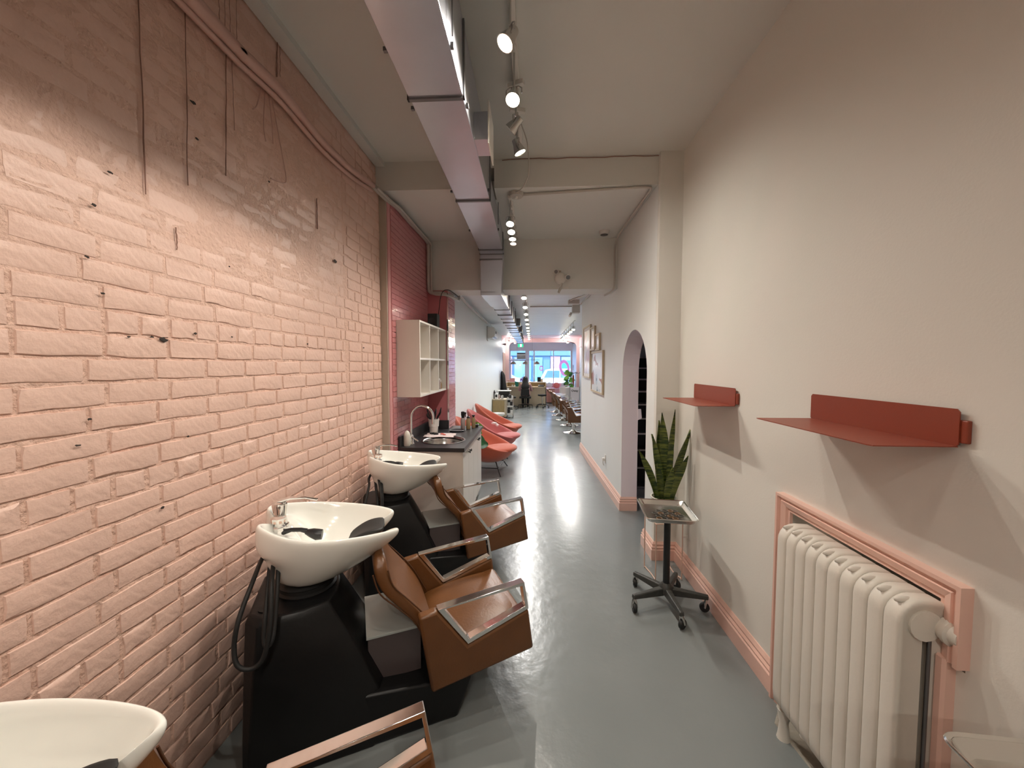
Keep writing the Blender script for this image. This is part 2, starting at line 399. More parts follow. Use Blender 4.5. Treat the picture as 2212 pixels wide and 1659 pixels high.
for pts in ([(1.84, 2.95), (1.80, 2.82), (1.77, 2.78)], [(1.86, 2.93), (1.84, 2.76), (1.85, 2.68)], [(1.90, 2.94), (1.94, 2.80), (1.98, 2.66), (2.0, 2.56), (1.93, 2.53), (1.88, 2.52)], [(1.88, 2.94), (1.90, 2.8), (1.905, 2.7)]):
    pp = smooth_path([(-1.292, y, z) for y, z in pts], 4)
    G().tube(pp, .0026, 6).obj('loose_wire', 'pinkpipe', wl)
# ---- post and tiled niche
struct(G().box(-1.31, -1.243, 3.262, 3.33, 0, 3.04).obj('trim_1', 'post', bevel=.004))
wn = struct(G().box(-1.5, -1.237, 3.275, 4.5, 0, 3.04).obj('wall_niche', 'grout', smooth=0))
struct(G().prism([(-1.5, 4.5), (-1.0, 4.5), (-1.0, 4.9), (-1.5, 4.9)], 0, 2.47, 'z').obj('wall_pillar', 'rosepaint', smooth=0))
wp = struct(G().box(-1.0, -.997, 4.5, 4.9, 0, 2.47).obj('wall_pillar_side', 'grout', smooth=0))
tm = G().box(0, .0065, -.0975, .0975, -.0222, .0222).mesh('tile', 'tile', 0)
tm2 = G().box(0, .0065, -.094, .094, -.0222, .0222).mesh('tile', 'tile', 0)
cnt = 0; rest = G()
for k in range(62):
    z = .024 + k * .0485
    for j in range(7):
        y0 = 3.335 + j * .2; 
        if k % 2: y0 -= .1
        ya, yb = max(y0, 3.335), min(y0 + .2, 4.498)
        if yb - ya < .02: continue
        if z > .82 and z < 3.03 and cnt < 285:
            o = bpy.data.objects.new('tile', tm); COL.objects.link(o); o.parent = wn
            o.location = (-1.237 + random.uniform(-.0004, .0004), (ya + yb) / 2, z); o.scale = (1, (yb - ya - .004) / .195, 1); o.rotation_euler = (0, random.uniform(-.012, .012), random.uniform(-.003, .003)); cnt += 1
        else: rest.box(-1.237, -1.2305, ya + .002, yb - .002, z - .0222, z + .0222)
stuff(rest.obj('tilework', 'tile', wn, 0))
for k in range(18, 50):
    z = .024 + k * .0485
    for y0, y1 in (((4.5, 4.7), (4.7, 4.9)) if k % 2 else ((4.5, 4.6), (4.6, 4.8), (4.8, 4.9))):
        o = bpy.data.objects.new('tile', tm2); COL.objects.link(o); o.parent = wp
        o.location = (-.997, (y0 + y1) / 2, z); o.scale = (1, (y1 - y0 - .004) / .188, 1); o.rotation_euler = (0, random.uniform(-.012, .012), 0)
struct(G().box(-1.004, -.986, 4.492, 4.50, .8, 2.47).obj('trim_2', 'chrome', bevel=.001))
# ---- right wall with radiator recess, pier, arch wall
struct(G().box(1.18, 1.3, -2.6, 1.07, 0, 3.3).box(1.18, 1.3, 1.79, 3.15, 0, 3.3).box(1.18, 1.3, 1.07, 1.79, .95, 3.3).box(1.262, 1.3, 1.07, 1.79, 0, .95).box(1.18, 1.27, 1.07, 1.10, 0, .76).obj('wall_right', 'wall', smooth=0))
struct(G().box(1.0, 1.3, 3.15, 3.2, 0, 3.3).obj('wall_pier', 'wall', smooth=0, bevel=.003))
ang = math.atan2(.91 - 1.0, 7.2 - 3.2)                      # the arch wall leans slightly into the corridor
def AW(s, d, z): return (1.0 + s * math.sin(ang) + d * math.cos(ang), 3.2 + s * math.cos(ang) - d * math.sin(ang), z)
a0, a1, spring, ra = .20, 1.02, 1.53, .41
g = G()
top = 3.3; L_ = 4.0
cs = [( (a0 + a1) / 2 - ra * math.cos(PI * i / 20), spring + ra * math.sin(PI * i / 20)) for i in range(21)]
for d in (0, .17):
    k = len(g.v)
    outl = [(0, 0), (a0, 0)] + cs + [(a1, 0), (L_, 0), (L_, top), (0, top)]
    g.v += [AW(s, d, z) for s, z in outl]
    n = len(outl); pts = list(range(2, 2 + 21))
    g.f += [(k, k + 1, k + 2, k + n - 1)]
    for i in range(20):
        if i < 10: g.f.append((k + 2 + i, k + 3 + i, k + n - 1))
        else: g.f.append((k + 2 + i, k + 3 + i, k + n - 2))
    g.f.append((k + 12, k + n - 2, k + n - 1))
    g.f.append((k + 22, k + 23, k + n - 3, k + n - 2))
n2 = len(g.v) // 2
g.f += [(1 + i, 2 + i, 2 + i + n2, 1 + i + n2) for i in range(22)]
g.f += [(n2 - 3, n2 - 2, 2 * n2 - 2, 2 * n2 - 3), (0, n2 - 1, 2 * n2 - 1, n2)]
wa = struct(g.obj('wall_arch', 'farwall', smooth=0))
g = G(); outl = [(a0, 0)] + cs + [(a1, 0)]; c0 = ((a0 + a1) / 2, spring)
g.layers([[AW(s, d, z) for s, z in outl] for d in (.0, .17)] + [[AW(s + (.004 if s < c0[0] else -.004), d, z - (.004 if z > spring else 0)) for s, z in outl] for d in (.17, .0)], cap0=False, cap1=False, close=False).obj('arch_reveal', 'lilac', wa, 0)
# stairwell behind the arch
struct(G().box(2.12, 2.2, 3.2, 7.2, 0, 3.3).obj('wall_stair', 'lilac', smooth=0))
struct(G().box(1.12, 2.3, 7.16, 7.2, 0, 3.3).obj('wall_stair_end', 'farwall', smooth=0))
struct(G().box(1.2, 2.2, 3.2, 3.26, 0, 3.3).obj('wall_stair_near', 'lilac', smooth=0))
t = thing('staircase', 'dark staircase with bright metal nosings climbing beyond the arched opening', 'staircase', (1.66, 4.98, 0))
for k in range(10):
    y = .235 * k; z = .19 * k + .03
    G().box(-.44, .44, y, min(y + .26, 2.12), max(0, z - .19), z - .004).obj('step', 'blackmat', t, 0)
    G().box(-.44, .44, y - .012, y + .03, z - .022, z + .002).obj('nosing', 'dullchrome', t, 0)
tag(G().layers([[(*AW(a1 + o, .168, z)[:2], z), (*AW(a1 + o, .20, z)[:2], z), (*AW(a1 + o, .21, z - .10)[:2], z - .10), (*AW(a1 + o, .168, z - .12)[:2], z - .12)] for z in (1.12,) for o in (-.012, .0)]).obj('hanging_cloth', 'lilac', smooth=0), 'pale pointed cloth hanging at the back edge of the arch', 'cloth')
G().lathe([(.07, 0), (.065, -.03), (.04, -.045), (.001, -.05)], n=18).obj('added_fill_light', 'lensoff', bpy.data.objects['wall_stair'], loc=(1.65, 3.75, 3.295))  # unseen stairwell lamp and its bulb, added to brighten the arch reveal
ld = bpy.data.lights.new('stair_fill_bulb', 'POINT'); ld.energy = 16; ld.color = (.92, .94, 1); ld.shadow_soft_size = .06; lo = bpy.data.objects.new('stair_fill_bulb', ld); COL.objects.link(lo); lo.location = (1.65, 3.75, 3.1)
# ---- ceilings and bulkheads
struct(G().box(-1.5, 1.3, -2.7, 3.2, 3.27, 3.45).obj('ceiling', 'ceil', smooth=0))
struct(G().box(-1.5, -.585, 3.2, 3.42, 3.04, 3.45).box(-.315, 1.3, 3.2, 3.42, 3.04, 3.45).box(-.585, -.315, 3.2, 3.42, 3.2, 3.45).obj('ceiling_beam', 'ceil', smooth=0))
struct(G().box(-1.5, 2.3, 3.42, 4.5, 3.04, 3.45).box(1.2, 2.3, 3.2, 7.2, 3.30, 3.45).obj('ceiling_middle', 'ceil', smooth=0))
struct(G().box(-1.5, .975, 4.5, 4.85, 2.47, 3.45).obj('ceiling_bulkhead', 'ceil', smooth=0))
struct(G().box(-1.5, 2.3, 4.85, 15, 2.75, 2.9).obj('ceiling_far', 'farceil', smooth=0))
struct(G().box(-1.5, 2.3, 15, 17, 2.745, 2.9).obj('ceiling_pink', 'pinkceil', smooth=0))
struct(G().prism([(-1.3, 3.235), (-1.225, 3.235), (-1.225, 3.27), (-1.3, 3.27)], -2.6, 3.2, 'y').obj('trim_3', 'ceil', smooth=0))
# crack line along the foot of the first beam
g = G(); pts = [(-.25 + i * .075, 3.196, 3.262 + random.uniform(-.006, .004)) for i in range(19)]
g.tube(pts, .003, 5).obj('plaster_crack', 'drip', bpy.data.objects['ceiling_beam'])
# outer walls
struct(G().box(-1.5, 1.3, -2.75, -2.6, 0, 3.45).obj('wall_back', 'wall', smooth=0))
struct(G().box(-1.5, -1.2, 4.9, 20.1, 0, 2.95).obj('wall_far_left', 'farwall', smooth=0))
struct(G().box(2.05, 2.25, 7.2, 20.1, 0, 2.95).obj('wall_far_right', 'farwall', smooth=0))
# pink portal with rounded corners ahead of the window bay
g = G(); xl, xr, zt, r = -1.03, 1.93, 2.585, .2
inn = [(xl, .0)] + arc(xl + r, zt - r, r, PI, PI / 2, 6) + arc(xr - r, zt - r, r, PI / 2, 0, 6) + [(xr, .0)]
out = [(-1.2, 0), (-1.2, 2.75)] + [(-1.2 + (3.25) * i / 12, 2.75) for i in range(12)] + [(2.05, 2.75), (2.05, 0)]
out = [(-1.2, 0)] + [(-1.2, 2.5)] + [(-1.2 + 3.25 * i / 11, 2.75) for i in range(12)] + [(2.05, 2.5)] + [(2.05, 0)]
for y in (17.0, 17.15):
    k = len(g.v); g.v += [(x, y, z) for x, z in inn] + [(x, y, z) for x, z in out]; n = len(inn)
    g.f += [(k + i, k + i + 1, k + n + i + 1, k + n + i) for i in range(n - 1)]
n = len(inn); g.f += [(i, i + 1, i + 1 + 2 * n, i + 2 * n) for i in range(n - 1)]
struct(g.obj('wall_portal', 'pinkceil', smooth=0))
struct(G().box(-1.22, -1.195, 15, 17, 2.35, 2.75).box(2.03, 2.06, 15, 17, 2.35, 2.75).obj('trim_4', 'pinkceil', smooth=0))
struct(G().box(-1.5, 2.3, 17, 20.1, 2.76, 2.95).obj('ceiling_bay', 'lilac', smooth=0))
# ---- baseboards: stepped profile
def baseboard(name, pts, h=.15):
    prof = [(0, 0), (.024, 0), (.024, .085), (.017, .092), (.021, .105), (.012, .118), (.015, .130), (.005, h), (0, h)]
    rings = []
    for i, (x, y) in enumerate(pts):
        p = Vector((x, y)); d1 = (p - Vector(pts[i - 1])).normalized() if i else (Vector(pts[1]) - p).normalized()
        d2 = (Vector(pts[i + 1]) - p).normalized() if i < len(pts) - 1 else d1
        n1, n2 = Vector((-d1.y, d1.x)), Vector((-d2.y, d2.x)); m = (n1 + n2); m = m / max(.3, m.dot(n1))
        rings.append([(x + m.x * o, y + m.y * o, z) for o, z in prof])
    return struct(G().layers(rings).obj(name, 'trim', smooth=0))
e = AW(0, 0, 0); f1 = AW(a0, 0, 0); f1b = AW(a0, .17, 0); f2 = AW(a1, 0, 0); f2b = AW(a1, .17, 0); f3 = AW(L_, 0, 0)
baseboard('baseboard_right', [(1.18, -2.6), (1.18, 1.07)])
baseboard('baseboard_right_far', [(1.18, 1.85), (1.18, 3.15), (1.0, 3.15), (1.0, 3.2), f1[:2], f1b[:2]])
baseboard('baseboard_arch', [f2b[:2], f2[:2], f3[:2], (1.2, 7.2)])
# ---- radiator recess trim
def frame_bar(g, y0, y1, z0, z1, horiz, flip=1):
    w = (z1 - z0) if horiz else (y1 - y0)
    prof = [(0, 0), (.012, .0), (.016, .10), (.016, .45), (.024, .5), (.024, .62), (.034, .7), (.034, .92), (.026, 1), (0, 1)]
    if flip < 0: prof = [(d, 1 - t_) for d, t_ in prof][::-1]
    if horiz: g.layers([[(1.18 - d, y, z0 + t_ * w) for d, t_ in prof] for y in (y0, y1)])
    else: g.layers([[(1.18 - d, y0 + t_ * w, z) for d, t_ in prof] for z in (z0, z1)])
fp = [(0, 0), (.034, .0), (.034, .012), (.022, .018), (.022, .026), (.028, .030), (.020, .052), (.012, .058), (.012, .070), (0, .072)]
path = [(1.845, .0, -1, 0), (1.845, 1.003, -1, -1), (1.060, 1.003, 1, -1), (1.060, .775, 1, 0)]
struct(G().layers([[(1.18 - d, y + sy * w, z + sz * w) for d, w in fp] for y, z, sy, sz in path]).obj('trim_5', 'trim', smooth=0))
g = G(); frame_bar(g, 1.092, 1.165, 0, .78, False, -1); struct(g.obj('trim_8', 'trim', smooth=0))
tag(G().layers([[(1.085, 1.70, .0), (1.12, 1.35, .0), (1.10, 1.1, 0), (1.26, 1.1, 0), (1.26, 1.78, 0), (1.16, 1.79, 0)], [(1.09, 1.69, .006), (1.125, 1.35, .006), (1.105, 1.11, .006), (1.255, 1.11, .006), (1.255, 1.77, .006), (1.16, 1.78, .006)]]).obj('bare_floor_patch', 'debris', smooth=0), 'bare crumbling floor patch beneath the radiator', 'floor patch')['kind'] = 'structure'
# ================================================================ backwash units
def leather_chair(t, T, prefix_support=True):
    """leather box chair with chrome armrests; T maps side-view (u, v, z) into the thing's space"""
    def prism(poly, v0, v1, name, m, bev=.012):
        g = G(); n = len(poly)
        g.v = [T(u, v0, z) for u, z in poly] + [T(u, v1, z) for u, z in poly]
        g.f = [tuple(range(n)), tuple(range(2 * n - 1, n - 1, -1))] + [(i, i + n, (i + 1) % n + n, (i + 1) % n) for i in range(n)]
        return g.obj(name, m, t, 50, bevel=bev)
    for s in (-1, 1):
        a, b = sorted((s * .288, s * .238))
        prism([(-.088, .515), (-.006, .527), (.131, .334), (.431, .428), (.458, .229), (-.034, .162)], a, b, 'side_panel', 'leather')
        fr = [(-.006, .531), (.131, .338), (.431, .430), (.409, .566)]
        g = G(); cu, cz = .22, .47
        inn = [(.024, .527), (.136, .362), (.414, .447), (.399, .549)]
        v0, v1 = s * .263 - .021, s * .263 + .021
        g.v = [T(u, v, z) for v in (v0, v1) for u, z in fr + inn]
        for i in range(4):
            j = (i + 1) % 4
            g.f += [(i, j, j + 4, i + 4), (i + 8, i + 12, j + 12, j + 8), (i, i + 8, j + 8, j), (i + 4, j + 4, j + 12, i + 12)]
        g.obj('armrest', 'chrome', t, 30, bevel=.003)
    prism([(-.04, .30), (.10, .325), (.42, .375), (.445, .36), (.447, .235), (-.01, .175)], -.236, .236, 'seat_base', 'leather', .015)
    # seat cushion: crowned top
    g = G(); rings = []
    for i in range(9):
        f = i / 8; u = -.02 + .455 * f; zc = .325 + .055 * f + .020 * math.sin(PI * f); e = .0 if 0 < i < 8 else 1
        rings.append([T(u, v, zc - (.012 if abs(v) > .2 else 0) - .018 * e + .004 * math.sin(9 * u + 14 * v)) for v in (-.236, -.21, -.14, -.07, 0, .07, .14, .21, .236)] +
                     [T(u, .236, zc - .06), T(u, -.236, zc - .06)])
    g.layers(rings).obj('seat_cushion', 'leather', t, 60, sub=1)
    # backrest, thick and bent, with piping
    inn = [(.03, .33), (-.045, .475), (-.12, .572), (-.183, .648), (-.205, .72), (-.208, .79)]
    out = [(-.03, .30), (-.088, .452), (-.165, .545), (-.238, .625), (-.266, .71), (-.262, .79)]
    g = G(); rings = []
    vs = [-.232, -.22, -.15, 0, .15, .22, .232]
    for k, ((ui, zi), (uo, zo)) in enumerate(zip(inn, out)):
        wv = 1.0 if k < 4 else (.97, .86)[k - 4]
        rings.append([T(ui - (.010 if abs(v) > .225 else 0), v * wv, zi - (.006 if abs(v) > .225 else 0) - (.06 * (1 - (v / .232) ** 2) if k == 5 else 0)) for v in vs] + [T(uo + (.010 if abs(v) > .225 else 0), v * wv, zo - (.06 * (1 - (v / .232) ** 2) if k == 5 else 0)) for v in reversed(vs)])
    bk = g.layers(rings).obj('backrest', 'leather', t, 60, sub=2)
    for src in (inn[:5], out[:5]):
        path = [T(u, -.228 * (1 if k < 4 else (.97, .85)[k - 4]), z) for k, (u, z) in enumerate(src[:])] 
        path2 = [T(u, .228 * (1 if k < 4 else (.97, .85)[k - 4]), z) for k, (u, z) in enumerate(src[:])]
        for pth in (path, path2): G().tube(smooth_path(pth, 4), .0035, 8).obj('piping', 'stitch', bk)
ID = lambda u, v, z: (u, v, z)
t = thing('backwash_unit', 'middle backwash unit, whole in view, with white basin, cognac leather chair and black pedestal', 'backwash unit', (-.526, 1.863, 0), math.radians(25.4), 'backwash basin chairs along the brick wall')
leather_chair(t, ID)
# black pedestal: tapering body and a low foot running forward under the seat
g = G()
rings = []
for z, ub, uf, hv, bev in [(0, -.745, -.16, .27, .02), (.15, -.745, -.195, .262, .03), (.40, -.742, -.30, .235, .04), (.585, -.738, -.395, .215, .05), (.612, -.725, -.41, .198, .05)]:
    rings.append([(ub + bev, -hv, z), (uf - .12, -hv, z), (uf - .03, -hv * .86, z), (uf, -hv * .5, z), (uf + .006, 0, z), (uf, hv * .5, z), (uf - .03, hv * .86, z), (uf - .12, hv, z), (ub + bev, hv, z), (ub, hv - bev, z), (ub, -hv + bev, z)])
ped = g.layers(rings).obj('pedestal', 'blackgrp', t, 40, bevel=.006)
G().lathe([(.026, 0), (.030, .002), (.030, .004), (.018, .004)], (-.67, -.13, .612), 20).obj('grommet', 'blackrub', ped)
G().hexa([(-.42, -.268, 0), (.085, -.268, 0), (.085, .268, 0), (-.42, .268, 0), (-.42, -.240, .22), (.155, -.262, .165), (.155, .262, .165), (-.42, .240, .22)]).obj('foot_box', 'blackgrp', t, 40, bevel=.01)
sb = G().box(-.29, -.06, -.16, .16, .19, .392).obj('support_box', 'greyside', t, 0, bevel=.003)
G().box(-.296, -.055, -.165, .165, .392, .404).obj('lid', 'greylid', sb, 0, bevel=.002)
G().box(-.06, .05, -.10, .10, .19, .245).obj('seat_mount', 'black', t, 0, bevel=.004)
G().lathe([(.118, 0), (.122, .012), (.112, .018), (.112, .035), (.118, .04), (.110, .045), (.105, .05)], (-.535, 0, .605), 32).obj('swivel_collar', 'blackrub', t)
# basin
half = [(-.285, 0, .765), (-.270, .042, .78), (-.21, .072, .815), (-.160, .092, .84), (-.140, .112, .848), (-.150, .138, .853), (-.205, .176, .862), (-.30, .218, .874), (-.40, .246, .886), (-.50, .252, .900),
        (-.58, .232, .915), (-.64, .195, .93), (-.688, .150, .944), (-.708, .112, .948), (-.700, .075, .938), (-.668, .035, .915)]
ol = half + [(-.655, 0, .905)] + [(u, -v, z) for u, v, z in reversed(half[1:])]
cu = -.52
def mixv(a, b, f): return a + (b - a) * f
def sm(x): x = max(0, min(1, x)); return x * x * (3 - 2 * x)
def ring_out(k):
    zt = [0, .12, .32, .55, .8, 1][k]; front = [1, .985, .82, .60, .32, 0][k]; back = [1.0, 1.03, 1.0, .64, .50, 0][k]; side = [1, .99, .88, .68, .36, 0][k]
    r = []
    for u, v, z in ol:
        du, dv = u + .53, v; d = math.hypot(du, dv); fx, fy = -.53 + .11 * du / d, .11 * dv / d
        wb = sm((-u - .56) / .1); wf = sm((u + .42) / .2)
        rho = side * (1 - wb) * (1 - wf) + back * wb + front * wf * (1 - wb)
        zz = zt if wb < .5 else [0, .16, .36, .48, .75, 1][k]
        r.append((fx + (u - fx) * rho, fy + (v - fy) * rho, z + (.645 - z) * zz))
    return r
def ring_in(k):
    if k == 0: off, dz = .012, .009
    elif k == 1: off, dz = .024, 0
    r = []
    for u, v, z in ol:
        du, dv = u + .47, v; d = math.hypot(du, dv); nx, ny = du / d, dv / d
        if k < 2: r.append((u - nx * off, v - ny * off, z + dz)); continue
        ui, vi = u - nx * .024, v - ny * .024
        f = k - 2                                            # 0..4
        rho = [.93, .80, .62, .38, .12][f]; zt = [.30, .62, .84, .96, 1][f]
        wb = sm((-u - .54) / .1)
        ztb = [.18, .26, .36, .9, 1][f]; rhob = [.97, .82, .62, .42, .12][f]
        rh = rho * (1 - wb) + rhob * wb; zz = zt * (1 - wb) + ztb * wb
        r.append((-.44 + (ui + .44) * rh, vi * rh, z + (.715 - z) * zz))
    return r
bas = G().layers([ring_out(k) for k in range(5, -1, -1)] + [ring_in(k) for k in range(7)]).obj('basin', 'porcelain', t, 80, sub=2)
G().lathe([(.024, 0), (.024, .004), (.012, .005)], (-.44, 0, .712), 20).obj('drain', 'chrome', bas)
# neck cushion: black gel pad draped in the neck notch
g = G(); rings = []
for i in range(7):
    f = i / 6; u = -.365 + .165 * f; z = .775 + .045 * f + .018 * math.sin(PI * f); hw = .050 + .030 * math.sin(PI * (.1 + .6 * f))
    rings.append([(u + .01 * math.cos(a) , hw * math.cos(a), z + .016 * math.sin(a) + .022 * (math.cos(a) ** 2)) for a in [2 * PI * j / 12 for j in range(12)]])
g.layers(rings).obj('neck_rest', 'blackrub', t, 80, sub=1)
# mixer tap with lever, spray valve and spray head
fa = G().lathe([(.036, 0), (.036, .010), (.030, .014), (.025, .05), (.031, .095), (.030, .108), (.010, .118)], (-.645, .065, .872), 24).obj('tap', 'chrome', t)
G().tube([(-.65, .065, .985), (-.60, .06, .997), (-.54, .05, .995), (-.49, .04, .982)], [.017, .013, .010, .010], 10, flat=.6).obj('lever', 'chrome', fa)
sv = G().lathe([(.027, 0), (.027, .045), (.018, .052), (.017, .06), (.028, .065), (.030, .085), (.015, .09)], (-.635, -.03, .86), 8).obj('spray_holder', 'chrome', t, 20)
G().lathe([(.0265, 0), (.0275, .008), (.0265, .018), (.012, .02)], (-.635, -.03, .925), 20).obj('collar', 'peachwire', sv)
sp = G().tube([(-.62, -.04, .882), (-.585, -.047, .89), (-.55, -.055, .888), (-.525, -.06, .880)], [.013, .009, .009, .011], 10).obj('sprayer', 'black', t)
G().tube([(-.53, -.06, .878), (-.505, -.065, .870), (-.485, -.07, .862), (-.465, -.073, .860)], [.010, .020, .024, .021], 14).obj('spray_head', 'black', sp)
# drooping black hoses behind the basin
HOSES = {'a': [(-.675, -.03, .84), (-.70, -.10, .76), (-.745, -.17, .62), (-.775, -.22, .48), (-.775, -.235, .36), (-.765, -.25, .315), (-.745, -.262, .30), (-.715, -.285, .33), (-.70, -.275, .45), (-.69, -.22, .62), (-.66, -.13, .78), (-.64, -.07, .83)],
         'b': [(-.66, .03, .84), (-.69, -.05, .70), (-.73, -.20, .52), (-.735, -.26, .40), (-.715, -.28, .37), (-.70, -.27, .42), (-.66, -.18, .66), (-.62, -.10, .80)]}
HOSES = {'a': [(-.66, -.02, .84), (-.70, -.02, .775), (-.705, -.15, .755), (-.737, -.24, .655), (-.75, -.262, .56), (-.735, -.28, .50), (-.69, -.285, .482), (-.652, -.285, .52), (-.632, -.27, .64), (-.634, -.22, .745), (-.64, -.14, .79), (-.64, -.10, .83)],
         'b': [(-.655, -.03, .83), (-.66, -.10, .76), (-.655, -.22, .66), (-.655, -.262, .56), (-.640, -.27, .545), (-.625, -.262, .58), (-.62, -.2, .70), (-.625, -.10, .82)]}
for k in HOSES: G().tube(smooth_path(HOSES[k], 6), .0085, 12).obj('hose', 'blackrub', t)
unit2 = t
dup(t, (-.562, 3.02, 0), math.radians(25.4), 'white backwash basin with cognac leather chair farthest off, next to the counter sink', None)
dup(t, (-.582, .688, 0), math.radians(25.4), 'nearest backwash unit, cut off at the lower left, showing white rim and chrome arm', None)
# ================================================================ duct
t = thing('air_duct', 'rectangular galvanised duct running under the near ceiling then dropping below the bulkhead', 'air duct', (-.45, 0, 2.84))
segs = [(-2.5, -.45, .35), (-.45, .66, .35), (.66, 1.83, .35), (1.83, 2.95, .35), (2.95, 4.18, .19)]
for i, (a, b, h) in enumerate(segs):
    w = .125 if i % 2 else .127
    if i == 3: G().box(-w, w, a, 3.18, 0, .35).box(-w, w, 3.18, b, 0, .19) if False else None
    G().box(-w, w, a + .003, b - .003, 0 if i % 2 else -.002, h).obj('duct_section', 'galv', t, 0, bevel=.003)
    G().box(-w - .006, w + .006, b - .010, b + .010, -.010, .0).box(-w - .008, -w, b - .010, b + .010, -.01, h - .01).box(w, w + .008, b - .010, b + .010, -.01, h - .01).obj('seam_flange', 'seam', t, 0)
G().hexa([(-.127, 4.18, 0), (.127, 4.18, 0), (.127, 4.30, -.03), (-.127, 4.30, -.03), (-.127, 4.18, .19), (.127, 4.18, .19), (.127, 4.44, .19), (-.127, 4.44, .19)]).obj('elbow', 'galv', t, 0, bevel=.003)
G().hexa([(-.125, 4.28, -.44), (.105, 4.28, -.44), (.105, 4.46, -.44), (-.125, 4.46, -.44), (-.127, 4.28, -.0), (.127, 4.28, -.0), (.127, 4.46, .1), (-.127, 4.46, .1)]).obj('drop_section', 'galv', t, 0, bevel=.003)
G().hexa([(-.125, 4.28, -.47), (.105, 4.28, -.47), (.105, 5.35, -.44), (-.125, 5.35, -.44), (-.125, 4.28, -.43), (.105, 4.28, -.43), (.105, 5.35, -.12), (-.125, 5.35, -.12)]).obj('under_section', 'galv', t, 0, bevel=.003)
for z in (-.08, -.02): G().box(-.135, .118 if z < -.05 else .135, 4.268, 4.29, z - .008 - .0, z + .006).obj('seam_flange', 'seam', t, 0)
for y in (1.55, 2.8, 1.9, 3.6):
    G().box(-.142, -.127, y, y + .015, -.002, .014).obj('hanger_clip', 'seam', t, 0); G().box(.127, .139, y, y + .015, 0, .02).obj('hanger_clip', 'seam', t, 0)
for y in (1.5, 3.45): G().cyl((.145, y, 0), (.145, y, .19 if y > 3 else .42), .003, n=6).obj('hanger_rod', 'seam', t)
# side outlet with a square diffuser plate
G().box(.125, .205, 2.17, 2.34, .0, .15).obj('outlet_branch', 'galv', t, 0, bevel=.002)
G().box(.205, .213, 2.135, 2.375, -.04, .19).obj('diffuser_plate', 'white', t, 0, bevel=.002)
# second duct, far room
t = thing('air_duct', 'pale ribbed duct hung below the far room ceiling towards the shop window', 'air duct', (-.47, 0, 2.45))
for i in range(8):
    a = 5.4 + i * 1.2
    G().box(-.11, .11, a + .004, a + 1.196, 0, .22).obj('duct_section', 'galv', t, 0)
    G().box(-.125, .125, a + 1.19, a + 1.21, -.012, .23).box(-.12, .12, a + .59, a + .61, -.006, .222).obj('seam_flange', 'seam', t, 0)
for i in range(4): G().box(.12, .128, 5.6 + i * 2.3, 5.615 + i * 2.3, -.01, .30).box(-.128, -.12, 5.6 + i * 2.3, 5.615 + i * 2.3, -.01, .30).obj('hanger_strap', 'seam', t, 0)
for i in range(2): G().box(.11, .20, 8.6 + i * 1.6, 8.85 + i * 1.6, .02, .18).obj('outlet_grille', 'seam', t, 0)

# ================================================================ track lights
def lamp(loc, az, tilt, label, group, on=True, watts=1.0, size=1.0, wide=125, lens=None, drop=.125, col=None):
    """spot head hanging from a ceiling track: adapter, stem, yoke, can, lens and its own light"""
    t = thing('track_spotlight', label, 'spotlight', loc, az, group)
    k = size
    G().box(-.014, .014, -.05, .05, -.03 * k, 0).obj('adapter', 'white', t, 0, bevel=.003)
    G().cyl((0, 0, -.03 * k), (0, 0, -drop + .045 * k), .006, n=8).obj('stem', 'dullchrome', t)
    d = Vector((0, math.sin(tilt), -math.cos(tilt))); c = Vector((0, 0, -drop)); q = Vector((0, 0, 1)).rotation_difference(d)
    g = G(); g.lathe([(.012, -.05), (.026, -.045), (.030, -.01), (.043, .035), (.046, .055), (.042, .055), (.038, .04)], n=18)
    g.v = [tuple(c + q @ (Vector(v) * k)) for v in g.v]; g.obj('lamp_can', 'dullchrome', t, 40)
    g = G(); g.tube([(-.05, 0, 0), (-.05, 0, .06), (-.03, 0, .085), (.03, 0, .085), (.05, 0, .06), (.05, 0, 0)], .004, 6)
    g.v = [tuple(c + Vector((v[0], v[1], v[2] * .55)) * k) for v in g.v]; g.obj('yoke', 'dullchrome', t)
    g = G(); g.lathe([(.001, .051), (.04, .050), (.04, .044), (.001, .044)], n=18)
    g.v = [tuple(c + q @ (Vector(v) * k)) for v in g.v]; g.obj('lens', lens or ('lens' if on else 'lensoff'), t, 0)
    if on:
        ld = bpy.data.lights.new('bulb', 'SPOT'); ld.energy = SPOT_W * watts; ld.color = col or LAMP_COL; ld.spot_size = math.radians(wide); ld.spot_blend = 1.0; ld.shadow_soft_size = .014
        lo = bpy.data.objects.new('bulb', ld); COL.objects.link(lo); lo.parent = t
        lo.location = c + d * .062 * k; lo.rotation_euler = Vector((0, 0, -1)).rotation_difference(d).to_euler()
    return t
tag(G().box(-.117, -.083, -2.2, 3.12, 3.245, 3.27).obj('light_track', 'white', None, 0, bevel=.003), 'white light track along the near ceiling right of the duct', 'light track')
ORD = ['first', 'second', 'third', 'fourth', 'fifth', 'sixth', 'seventh', 'eighth', 'ninth', 'tenth', 'eleventh']
NG = 'spotlights on the near ceiling track'
